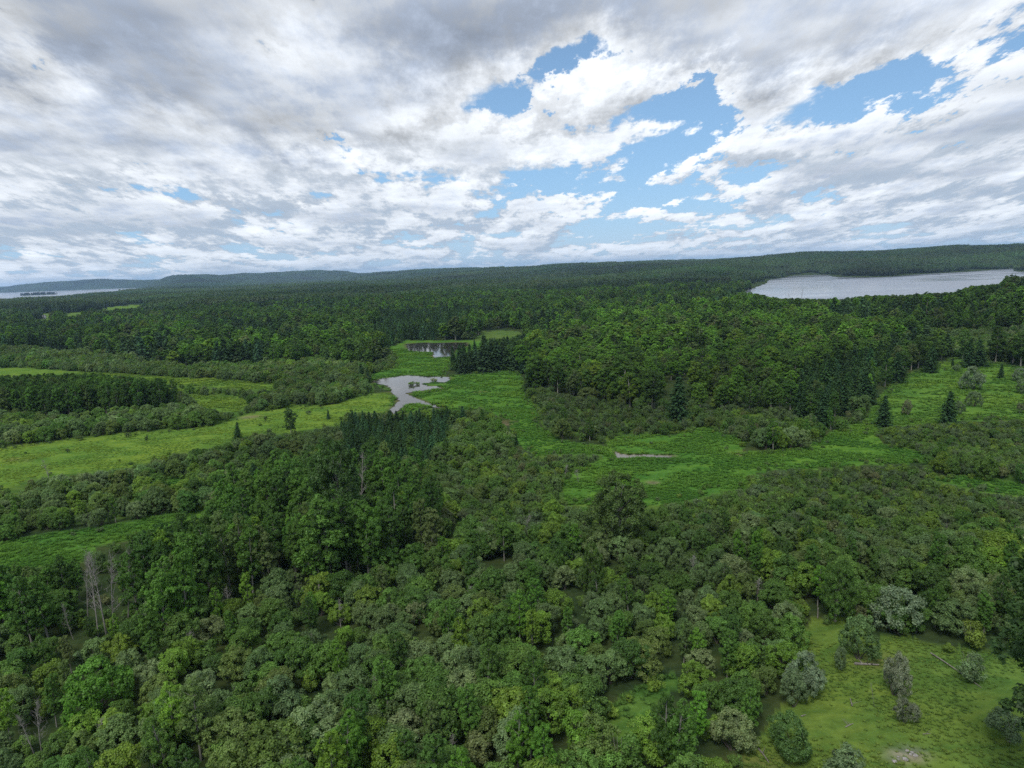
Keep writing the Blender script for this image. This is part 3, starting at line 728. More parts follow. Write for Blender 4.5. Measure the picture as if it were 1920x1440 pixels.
def sheet(name, P, z, mat, label, rough, rng, cat):
    """water surface with an irregular shoreline"""
    P = np.asarray(P); out = []
    for i in range(len(P)):
        a, b = P[i], P[(i + 1) % len(P)]; L = np.linalg.norm(b - a); n = max(1, min(14, int(L / (rough * 2)))); nrm = np.array([b[1] - a[1], a[0] - b[0]]) / max(L, 1e-6)
        for k in range(n): out.append(a + (b - a) * k / n + (nrm * rng.normal(0, rough * 0.45) if k else 0))
    me = bpy.data.meshes.new(name); n = len(out)
    me.from_pydata([(p[0], p[1], z) for p in out], [], [list(range(n))]); me.materials.append(mat); me.update()
    if me.polygons[0].normal.z < 0: me.flip_normals()
    return tag(link(name, me), label, cat, kind='structure')
wr = np.random.default_rng(9)
W_lake = water_material('lake_water', (0.17, 0.185, 0.22), 0.18, 0.25, 0.5)
W_pond = water_material('pond_water', (0.035, 0.033, 0.028), 0.09, 0.7, 0.2)
sheet('lake', LAKE, 0.0, W_lake, 'broad pale lake between the wooded ridge and the forest', 3.0, wr, 'lake')
sheet('bay', BAY, 0.0, W_lake, 'far lake below the blue hills with a wooded island', 10.0, wr, 'lake')
sheet('beaver_pond', P1, 0.02, W_pond, 'bright pond narrowing to a channel in the marsh', 0.9, wr, 'pond')
sheet('forest_pond', P2, 0.02, W_pond, 'dark pond reflecting spruces behind the brighter pond', 1.2, wr, 'pond')
sheet('puddle', PU, -0.02, water_material('muddy_water', (0.12, 0.10, 0.075), 0.1, 1.5, 0.1), 'thin muddy puddle in the marsh meadow', 0.25, wr, 'puddle')

# ---------------------------------------------------------------- planting
rng = np.random.default_rng(42)
TINTS = {
    'willow': [('grey-green', (0.094, 0.142, 0.072)), ('mid-green', (0.078, 0.142, 0.040)), ('silvery', (0.135, 0.178, 0.108)), ('yellow-green', (0.112, 0.176, 0.036)), ('olive', (0.094, 0.132, 0.050)), ('deep green', (0.056, 0.110, 0.032))],
    'aspen': [('mid-green', (0.064, 0.128, 0.030)), ('bright green', (0.088, 0.182, 0.030)), ('dark green', (0.046, 0.096, 0.026)), ('grey-green', (0.084, 0.122, 0.050)), ('yellow-green', (0.108, 0.178, 0.030))],
    'bush': [('mid-green', (0.080, 0.134, 0.040)), ('greyish', (0.086, 0.124, 0.074)), ('yellow-green', (0.112, 0.164, 0.036)), ('olive', (0.080, 0.126, 0.050)), ('brownish', (0.104, 0.118, 0.068))],
    'spruce': [('dark', (0.036, 0.066, 0.034)), ('blue-green', (0.038, 0.078, 0.050)), ('blackish', (0.027, 0.050, 0.028))],
}
TINT_GAIN = np.array([1.38, 1.46, 0.96])
# zone: spacing, [(kind, share, min height, max height, weights of the tints)]
SPEC = {
    THICKET: (2.95, [('willow', .66, 3.6, 5.7, (4,4,1.5,2.3,1,1.2)), ('aspen', .14, 5.2, 7.8, (4,2,1.4,1,.6)), ('bush', .20, 2.0, 3.4, (4,1,1,1,.3))]),
    TALL: (3.0, [('aspen', .82, 9.5, 15.0, (4,.8,4,1,.2)), ('willow', .18, 3.8, 6.0, (1,3,.3,.6,1,3))]),
    WILLOWS: (3.2, [('willow', .78, 3.4, 6.0, (4,2.2,1.2,.8,2,1)), ('bush', .22, 1.8, 3.0, (3,2,1,1,.3))]),
    SCRUB: (1.95, [('bush', .94, 1.6, 2.9, (4,3,1.0,1.5,.25)), ('willow', .06, 2.6, 3.8, (2,2,.4,1,1,1))]),
    LOW: (2.2, [('bush', .70, 1.8, 3.3, (4,2.5,1.1,1.2,.2)), ('willow', .30, 2.6, 4.6, (3,2.5,.6,1,1.4,1))]),
    BRUSH: (2.5, [('bush', .86, 1.6, 3.0, (3,4,.6,2,.5)), ('willow', .14, 2.6, 4.2, (4,1,.5,.3,2,1))]),
    PLANTATION: (2.3, [('spruce', .93, 2.6, 6.8, (3,4,1)), ('bush', .07, 1.5, 2.6, (4,1,1,1,.3))]),
    MIXED: (5.2, [('aspen', .62, 8.0, 13.0, (4,1.6,2.6,1,.3)), ('spruce', .24, 8.0, 13.5, (3,1,3)), ('willow', .14, 4.0, 6.0, (3,3,.5,.8,1,1))]),
    SPRUCES: (3.9, [('spruce', .74, 6.5, 11.5, (3,1,3)), ('aspen', .12, 7, 10, (4,1,2,1,.2)), ('willow', .14, 3.5, 5, (3,2,.5,.5,1,1))]),
    GREENWOOD: (4.7, [('aspen', .80, 7.5, 12.5, (4,4,1.6,1,1)), ('willow', .14, 4, 6, (3,3,1,1,1,1)), ('spruce', .06, 6, 11, (3,1,2))]),
    DARKBLOCK: (2.7, [('aspen', .95, 10.5, 13.5, (2,.3,5,.4,.1)), ('willow', .05, 3.5, 5, (2,2,0.2,.2,1,1))]),
}
_gr = np.random.default_rng(77)
_LAT = {q: _gr.uniform(0, 1, (256, 256)) for q in range(3)}
def lattice(x, y, cellsize, q=0):
    u, v = np.asarray(x) / cellsize + 1000.3, np.asarray(y) / cellsize + 1000.7; i, j = np.floor(u).astype(int), np.floor(v).astype(int); f, g = sstep(u - i), sstep(v - j); L = _LAT[q]
    a, b, c, d = L[i % 256, j % 256], L[(i+1) % 256, j % 256], L[i % 256, (j+1) % 256], L[(i+1) % 256, (j+1) % 256]
    return (a * (1 - f) + b * f) * (1 - g) + (c * (1 - f) + d * f) * g
T = dict(w=[], kind=[], x=[], y=[], z=[], h=[], tint=[], tname=[], px=[], py=[])
KINDS = ['willow', 'aspen', 'bush', 'spruce']

def fits(x, y, z, h, tall, wide=0.26):
    """largest share of the height that stays clear of the open ground seen behind"""
    ok = np.ones(len(x)); stop = np.zeros(len(x), bool)
    for f in np.linspace(0, 0.92, 9):
        px, py, w = project(x, y, z + h * f)
        hit = np.where(tall, look(S_tall, px, py), look(S_open, px, py)); new = hit & ~stop
        ok[new] = f / 0.92; stop |= hit
    near = np.hypot(x, y) < 420
    for side in (-1, 1):                                  # the crown's flanks too
        for f in (0.15, 0.5):
            px, py, w = project(x + side * wide * h, y, z + h * f)
            ok[near & look(S_open, px, py)] = 0
    return ok

def plant_zone(zid, rmin, rmax, grow=1.0):
    sp, mix = SPEC[zid]; sp = sp * grow
    half = math.radians(43); xm = rmax * math.sin(half)
    n1, n2 = int(2 * xm / sp) + 1, int(rmax / sp) + 1
    gx, gy = np.meshgrid(np.arange(n1) * sp - xm, np.arange(n2) * sp)
    gx = gx + (np.arange(n2) % 2)[:, None] * sp * 0.5
    x = (gx + rng.uniform(-0.42, 0.42, gx.shape) * sp).ravel(); y = (gy + rng.uniform(-0.42, 0.42, gy.shape) * sp).ravel()
    r = np.hypot(x, y); k = (r >= rmin) & (r < rmax) & (np.abs(np.arctan2(x, y)) < half); x, y = x[k], y[k]
    px, py, w = project(x, y, np.zeros(len(x)))
    k = (px > -170) & (px < 2090) & (py < 1760) & (look(S_zone, px, py) == zid) & ~look(S_open, px, py); x, y = x[k], y[k]
    if len(x) == 0: return
    z = height(x, y); px, py, w = project(x, y, z)
    dw = np.minimum(np.minimum(seg_dist(x, y, LAKE), seg_dist(x, y, P1)), np.minimum(seg_dist(x, y, P2), seg_dist(x, y, PU)))
    ki = rng.choice(len(mix), len(x), p=np.array([q[1] for q in mix]) / sum(q[1] for q in mix))
    lo, hi = np.array([q[2] for q in mix])[ki], np.array([q[3] for q in mix])[ki]
    if zid in (MIXED, GREENWOOD):                                       # conifers gather in stands
        si = [q[0] for q in mix].index('spruce'); stand = lattice(x, y, 58, 1) > (0.70 if zid == MIXED else 0.80); u = rng.uniform(size=len(x))
        ki = np.where(stand & (u < 0.72), si, np.where(~stand & (ki == si) & (u > 0.22), 0, ki)); lo, hi = np.array([q[2] for q in mix])[ki], np.array([q[3] for q in mix])[ki]
    h = lo + (hi - lo) * rng.beta(2, 2.2, len(x))
    cl = 0.6 * lattice(x, y, 13, 0) + 0.4 * lattice(x, y, 37, 1)             # groups of taller and lower growth
    wd = rng.uniform(0.9, 1.16, len(x)); tone = 0.66 + 0.40 * lattice(x, y, 42, 2) + 0.28 * lattice(x, y, 110, 0)
    mute = np.array([1.04, 0.97, 1.12]) if zid in (MIXED, GREENWOOD) else 1.0
    if zid == GREENWOOD: tone = tone * 1.1
    if zid == TALL: tone = tone * 1.14
    if zid in (MIXED, GREENWOOD): h = h * (0.38 + 1.2 * cl); wd = rng.uniform(1.3, 2.0, len(x)) * np.where(ki == [q[0] for q in mix].index('spruce'), 0.75, 1)
    elif zid not in (PLANTATION, DARKBLOCK): h = h * (0.62 + 0.72 * cl)
    f = fits(x, y, z, h, np.array([q[0] != 'bush' for q in mix])[ki]); h2 = h * np.where(f < 1, f * 0.95, 1)
    keep = (f > 0.42) & (h2 > 1.2) & (dw > 1.5) & (lattice(x, y, 9, 2) > (0.10 if zid in (MIXED, GREENWOOD, THICKET, LOW, SCRUB, BRUSH, WILLOWS) else 0.0))
    for i in np.nonzero(keep)[0]:
        kd, _, _, _, wt = mix[ki[i]]
        # patches of like colour: slow variation across the land
        ph = 0.5 + 0.5 * math.sin(x[i] * 0.061 + 1.3 * math.sin(y[i] * 0.043)) * math.sin(y[i] * 0.057 + 0.7)
        wts = np.array(wt, float); wts[0] *= 0.5 + ph; wts[1] *= 1.5 - ph
        t = rng.choice(len(wts), p=wts / wts.sum()); nm, c = TINTS[kd][t]
        T['kind'].append(kd); T['w'].append(wd[i]); T['x'].append(x[i]); T['y'].append(y[i]); T['z'].append(z[i]); T['h'].append(h2[i]); T['tname'].append(nm)
        T['tint'].append(np.array(c) * rng.uniform(0.84, 1.18) * tone[i] * mute * (1 + rng.normal(0, 0.035, 3)) * TINT_GAIN); T['px'].append(px[i]); T['py'].append(py[i])

for z in SPEC: plant_zone(z, 34, 470)
for z in SPEC: plant_zone(z, 470, 1150, 1.12 if z == MIXED else 1.2)
# young growth creeping in from the rims of the open ground
def creep(rmin, rmax, sp):
    half = math.radians(42); xm = rmax * math.sin(half)
    gx, gy = np.meshgrid(np.arange(-xm, xm, sp), np.arange(rmin * .7, rmax, sp))
    x = (gx + rng.uniform(-.5, .5, gx.shape) * sp).ravel(); y = (gy + rng.uniform(-.5, .5, gx.shape) * sp).ravel(); r = np.hypot(x, y); k = (r > rmin) & (r < rmax); x, y = x[k], y[k]
    px, py, w = project(x, y, np.zeros(len(x))); j = look(S_openid, px, py); k = (j > 0) & (px > -20) & (px < 1940) & (py < 1460); x, y, px, py, j = x[k], y[k], px[k], py[k], j[k]
    edge = np.zeros(len(x)); rad = 2.6
    for a in np.arange(0, 6.28, 0.785):
        for q in (0.5, 1.0):
            ex, ey, _ = project(x + rad * q * math.cos(a), y + rad * q * 2 * math.sin(a), np.zeros(len(x))); edge += ~look(S_open, ex, ey) / 16.0
    d = np.minimum(np.minimum(seg_dist(x, y, P1), seg_dist(x, y, P2)), seg_dist(x, y, PU))
    pr = np.where(edge > 0.05, 0.05 + 0.40 * edge, np.where(lattice(x, y, 7, 0) > 0.82, 0.07, 0.003)) * np.where(np.isin(j, [FIELD_ID + 1, OLIVE_ID + 1]), 0.35, np.where((j <= 3) | (j == 7), 0.06, 1.0))
    k = (rng.uniform(size=len(x)) < pr) & (d > 1.2); x, y, px, py, edge = x[k], y[k], px[k], py[k], edge[k]; z = height(x, y)
    for i in range(len(x)):
        t = rng.choice(4, p=(.45, .2, .2, .15)); nm, c = TINTS['bush'][t]
        T['kind'].append('bush'); T['w'].append(rng.uniform(.9, 1.5)); T['x'].append(x[i]); T['y'].append(y[i]); T['z'].append(z[i]); T['h'].append(rng.uniform(.5, .9) + edge[i] * rng.uniform(.3, 1.3)); T['tname'].append(nm)
        T['tint'].append(np.array(c) * rng.uniform(.95, 1.25) * TINT_GAIN); T['px'].append(px[i]); T['py'].append(py[i])
FIELD_ID = 3; OLIVE_ID = 15
creep(34, 420, 1.3)
# undergrowth between the taller stems
for z in (TALL, WILLOWS):
    SPEC[z] = (3.4, [('bush', 1.0, 1.4, 2.4, (4, 1, .8, 1.5, .3))])
    plant_zone(z, 34, 260)
for k in ('w', 'x', 'y', 'z', 'h', 'px', 'py'): T[k] = np.array(T[k], float)
T['tint'] = np.array(T['tint']); T['kind'] = np.array(T['kind']); T['tname'] = np.array(T['tname'])
NT_ = len(T['x'])

# which plants show most: paint them front to back on a coarse screen
dist = np.sqrt(T['x']**2 + T['y']**2 + (CAM_Z - T['z'])**2)
wr_ = {'willow': 0.44, 'aspen': 0.20, 'bush': 0.50, 'spruce': 0.22}
seen = np.zeros(NT_); s = 4; Z = np.zeros((360, 480), bool)
opx, opy, _ = project(T['x'], T['y'], T['z'] + T['h'] * 0.55)
for i in np.argsort(dist):
    if dist[i] > 620: break
    b = F / dist[i] * T['h'][i] * 0.5 / s; a = F / dist[i] * T['h'][i] * wr_[T['kind'][i]] / s; cx, cyy = opx[i] / s, opy[i] / s
    x0, x1, y0, y1 = int(max(0, cx - a)), int(min(480, cx + a + 1)), int(max(0, cyy - b)), int(min(360, cyy + b + 1))
    if x1 <= x0 or y1 <= y0: continue
    sub = Z[y0:y1, x0:x1]; free = ~sub
    if free.any():
        yy, xx = np.mgrid[y0:y1, x0:x1]; e = ((xx - cx) / max(a, .5))**2 + ((yy - cyy) / max(b, .5))**2 < 1
        seen[i] = (free & e).sum(); sub |= e

LIMIT = 300
single = np.zeros(NT_, bool)
for kd in KINDS:
    i = np.nonzero(T['kind'] == kd)[0]; i = i[np.argsort(-seen[i])][:LIMIT - RESERVED[kd]]; single[i[seen[i] > 2]] = True

NAMES = {'willow': 'willow_shrub', 'aspen': 'aspen_tree', 'bush': 'low_bush', 'spruce': 'spruce_tree', 'broad': 'broad_tree', 'dead': 'dead_tree'}
CATS = {'willow': 'willow', 'aspen': 'tree', 'bush': 'bush', 'spruce': 'spruce', 'broad': 'tree', 'dead': 'dead tree'}
GROUPS = {'willow': 'rounded willows of the valley', 'aspen': 'leafy aspens of the valley', 'bush': 'low bushes of the valley', 'spruce': 'spruces of the valley', 'broad': 'wide old trees', 'dead': 'bare dead trees'}

def place(kind, x, y, z, h, tint, label, var=None, widen=1.0, lod=0):
    """a plant as a thing: an empty at its foot with trunk and crown"""
    lst = PARTS[kind if kind == 'dead' else '%s%d' % (kind, lod)]; p = lst[(int(rng.integers(len(lst))) if var is None else var) % len(lst)]
    e = bpy.data.objects.new(NAMES[kind], None); COL.objects.link(e); e.empty_display_size = 0.5
    e.location = (x, y, z); sc = h / p['href']; e.scale = (sc * widen, sc * widen, sc); lean = 0.10 if kind == 'dead' else 0.035; e.rotation_euler = (float(rng.normal(0, lean)), float(rng.normal(0, lean)), float(rng.uniform(0, 6.283)))
    t = link('trunk', p['trunk'], e)
    c = link('crown' if kind != 'dead' else 'branches', p['crown'], e)
    tag(e, label, CATS[kind], GROUPS[kind])
    for o in (t, c): o['tint'] = [float(q) for q in tint]
    return e

# ---- labels from the look of a plant and the landmark it stands by
def ordinal(n): return ('first second third fourth fifth sixth seventh eighth ninth tenth eleventh twelfth thirteenth fourteenth fifteenth sixteenth'.split() + ['%dth' % k for k in range(17, 200)])[n]
NOUN = {'willow': 'willow', 'aspen': 'aspen', 'bush': 'bush', 'spruce': 'spruce'}
idx = np.nonzero(single)[0]
LM = np.array([(a[0], a[1]) for a in LANDMARKS], float)
cell = {}
for i in idx:
    j = int(np.argmin((LM[:, 0] - T['px'][i])**2 + ((LM[:, 1] - T['py'][i]) * 1.4)**2))
    kd, h = T['kind'][i], T['h'][i]
    lim = {'willow': (4.4, 5.4), 'aspen': (8.5, 11.5), 'bush': (2.1, 2.7), 'spruce': (5.2, 7.5)}[kd]
    size = 'small' if h < lim[0] else ('tall' if h > lim[1] else 'mid-sized')
    cell.setdefault((j, kd, size, T['tname'][i]), []).append(i)
for (j, kd, size, tn), mem in cell.items():
    mem.sort(key=lambda i: T['px'][i])
    for k, i in enumerate(mem):
        base = '%s %s %s %s' % (size, tn, NOUN[kd], LANDMARKS[j][2])
        if len(mem) > 1: base += ', ' + ('leftmost of these' if k == 0 else ('rightmost of these' if k == len(mem) - 1 else ordinal(k) + ' from left'))
        place(kd, T['x'][i], T['y'][i], T['z'][i], T['h'][i], T['tint'][i], base, lod=0 if dist[i] < 420 else 1, widen=float(T['w'][i]))

# ---- the rest of each kind, too many to count
rest = ~single
MASS = {'willow': ('willow_thicket', 'rounded grey-green willows massed too densely to count', 'thicket'), 'aspen': ('aspen_wood', 'distant leafy aspen wood filling the valley', 'wood'),
        'bush': ('scrub', 'low scrub and undergrowth between the trees', 'scrub'), 'spruce': ('spruce_wood', 'distant dark spruces scattered through the wood', 'wood')}
for kd in KINDS:
    for lod, lo, hi, suffix in ((0, 0, 330, ''), (1, 330, 5000, '_beyond')):
        k = rest & (T['kind'] == kd) & (dist >= lo) & (dist < hi); n = int(k.sum())
        if not n: continue
        p = PARTS['%s%d' % (kd, lod)]; ii = rng.integers(0, len(p), n)
        sc = T['h'][k] / p[0]['href']; wd = sc * T['w'][k]
        nm, lb, ct = MASS[kd]
        scatter(nm + suffix, lb if not suffix else lb.replace('massed', 'massed farther off').replace('distant', 'far-off').replace('low scrub', 'farther low scrub'), ct, 'proto_%s%d' % (kd, lod), np.stack([T['x'][k], T['y'][k], T['z'][k] - 0.05], 1),
                np.stack([rng.normal(0, .035, n), rng.normal(0, .035, n), rng.uniform(0, 6.283, n)], 1), np.stack([wd, wd, sc], 1), ii, T['tint'][k])

# ---------------------------------------------------------------- far woodland
def tiles(name, size, rmin, rmax, label):
    half = math.radians(43); xm = rmax * math.sin(half); st = size * 0.92
    gx, gy = np.meshgrid(np.arange(-xm, xm, st), np.arange(0, rmax, st))
    x = (gx + rng.uniform(-0.2, 0.2, gx.shape) * st).ravel(); y = (gy + rng.uniform(-0.2, 0.2, gx.shape) * st).ravel()
    r = np.hypot(x, y); k = (r >= rmin) & (r < rmax) & (np.abs(np.arctan2(x, y)) < half); x, y = x[k], y[k]
    z = height(x, y); dl = np.minimum(seg_dist(x, y, LAKE), seg_dist(x, y, BAY))
    ok = dl > size * 0.55
    for f in (0, 5, 11):
        for ox in (-0.4, 0, 0.4):
            px, py, w = project(x + ox * size, y, z + f); ok &= ~look(S_open, px, py)
    x, y, z = x[ok], y[ok], z[ok]; n = len(x)
    gx_ = (height(x + 25, y) - height(x - 25, y)) / 50; gy_ = (height(x, y + 25) - height(x, y - 25)) / 50
    q = np.sin(x * 0.0049 + 1.1 * np.sin(y * 0.0037)) + np.sin(y * 0.0061 + 0.9 * np.sin(x * 0.0043)) + rng.normal(0, 0.5, n)
    kind = np.where(q > 0.9, 2, np.where(q > -0.3, 1, 0))
    ii = kind * 2 + rng.integers(0, 2, n)
    q2 = np.sin(x * 0.0071 + 2 + 1.2 * np.sin(y * 0.0053)) * 0.5 + rng.normal(0, 0.35, n)
    tint = np.array([0.056, 0.098, 0.034]) * (0.45 + 0.75 * lattice(x, y, 160, 0) + 0.55 * lattice(x, y, 520, 2))[:, None] * np.stack([1 + 0.3 * (lattice(x, y, 260, 1) - 0.5)] * 1 + [np.ones(n)] * 2, 1) * (1 + rng.normal(0, 0.05, (n, 3)))
    rz = rng.integers(0, 4, n) * math.pi / 2
    rot = np.stack([np.arctan(gy_), -np.arctan(gx_), np.zeros(n)], 1)
    sc = np.ones((n, 3)); sc[:, 0] *= np.where(rng.uniform(size=n) < 0.5, -1, 1); sc[:, 1] *= np.where(rng.uniform(size=n) < 0.5, -1, 1); sc[:, 2] = 0.55 + 0.6 * lattice(x, y, 170, 1) + 0.4 * lattice(x, y, 65, 0)
    scatter(name, label, 'forest', 'proto_tile%d' % size, np.stack([x, y, z - 0.3], 1), rot, sc, ii, tint)
tiles('forest', 50, 1130, 3000, 'dense green forest covering the plain beyond the ponds')
tiles('hill_forest', 110, 2980, 10500, 'dark forest covering the far hills and ridges')
# wooded island in the far lake
n = 150; a = rng.uniform(0, 6.283, n); r = np.sqrt(rng.uniform(0, 1, n)); ix, iy = ISLAND[0] + 105 * r * np.cos(a), ISLAND[1] + 50 * r * np.sin(a)
ii = rng.integers(0, len(PARTS['spruce1']), n); sc = rng.uniform(1.0, 1.7, n)
scatter('island_wood', 'dark little wooded island in the far lake', 'wood', 'proto_spruce1', np.stack([ix, iy, height(ix, iy)], 1), np.stack([np.zeros(n), np.zeros(n), a], 1), np.stack([sc * 2, sc * 2, sc], 1), ii, np.tile(np.array([[0.024, 0.042, 0.026]]), (n, 1)))

# ---------------------------------------------------------------- grass
def grow_grass():
    X, Y, TT, SC = [], [], [], []
    for rmin, rmax, sp, sz in ((34, 140, 0.36, 0.62), (140, 230, 0.62, 0.9), (230, 430, 1.15, 1.25)):
        half = math.radians(42); xm = rmax * math.sin(half)
        gx, gy = np.meshgrid(np.arange(-xm, xm, sp), np.arange(rmin * 0.7, rmax, sp))
        x = (gx + rng.uniform(-.5, .5, gx.shape) * sp).ravel(); y = (gy + rng.uniform(-.5, .5, gx.shape) * sp).ravel()
        r = np.hypot(x, y); k = (r >= rmin) & (r < rmax); x, y = x[k] + rng.normal(0, sp * .6, k.sum()), y[k] + rng.normal(0, sp * .6, k.sum())
        px, py, w = project(x, y, np.zeros(len(x)))
        j = look(S_openid, px, py); k = (j > 0) & (px > -60) & (px < 1980) & (py < 1560); x, y, j = x[k], y[k], j[k]
        d = np.minimum(np.minimum(seg_dist(x, y, P1), seg_dist(x, y, P2)), seg_dist(x, y, PU)); k = d > 0.6; x, y, j, d = x[k], y[k], j[k], d[k]
        base = np.array([(0, 0, 0)] + [c for p, c in OPEN])[j]
        pt = np.sin(x * 0.11 + 1.7 * np.sin(y * 0.083)) * np.sin(y * 0.13 + 1.2 * np.sin(x * 0.071)) + rng.normal(0, 0.3, len(x))
        tint = base * (1 + 0.22 * pt)[:, None] * np.stack([1 + 0.14 * pt, 1 + 0 * pt, 1 - 0.1 * pt], 1)
        clump = np.sin(x * 0.31 + 2.1 * np.sin(y * 0.23)) + np.sin(y * 0.37 + 1.7 * np.sin(x * 0.19 + y * 0.11)) + rng.normal(0, 0.6, len(x))
        short = np.isin(j, [FIELD_ID + 1, OLIVE_ID + 1])
        s = sz * rng.uniform(0.6, 1.35, len(x)) * np.where(short, 0.5, 1.0) * np.where(d < 4, 1.35, 1.0) * np.clip(1 + 0.25 * pt, .5, 1.5)
        k = clump > np.where(short, -0.2, -0.6); x, y, tint, s = x[k], y[k], tint[k] * 1.12, s[k]
        X.append(x); Y.append(y); TT.append(tint); SC.append(s)
    x, y, tint, s = np.concatenate(X), np.concatenate(Y), np.concatenate(TT), np.concatenate(SC); n = len(x)
    scatter('grass', 'rank green grass of the fields, marsh and meadows', 'grass', 'proto_tuft', np.stack([x, y, height(x, y)], 1), np.stack([np.zeros(n), np.zeros(n), rng.uniform(0, 6.283, n)], 1),
            np.stack([s, s, s * 0.8], 1), rng.integers(0, 4, n), np.clip(tint, 0.01, 1))
    print('plants', NT_, 'single', int(single.sum()), 'tufts', n, {k: int((T['kind'] == k).sum()) for k in KINDS})
FIELD_ID = 3; OLIVE_ID = 15
grow_grass()

# ---------------------------------------------------------------- plants and things that stand out one by one
def foot(px, py):
    x, y = ground_at(px, py); x, y = float(x), float(y); z = float(height(x, y)); d = math.sqrt(x*x + y*y + CAM_Z**2); return x, y, z, d

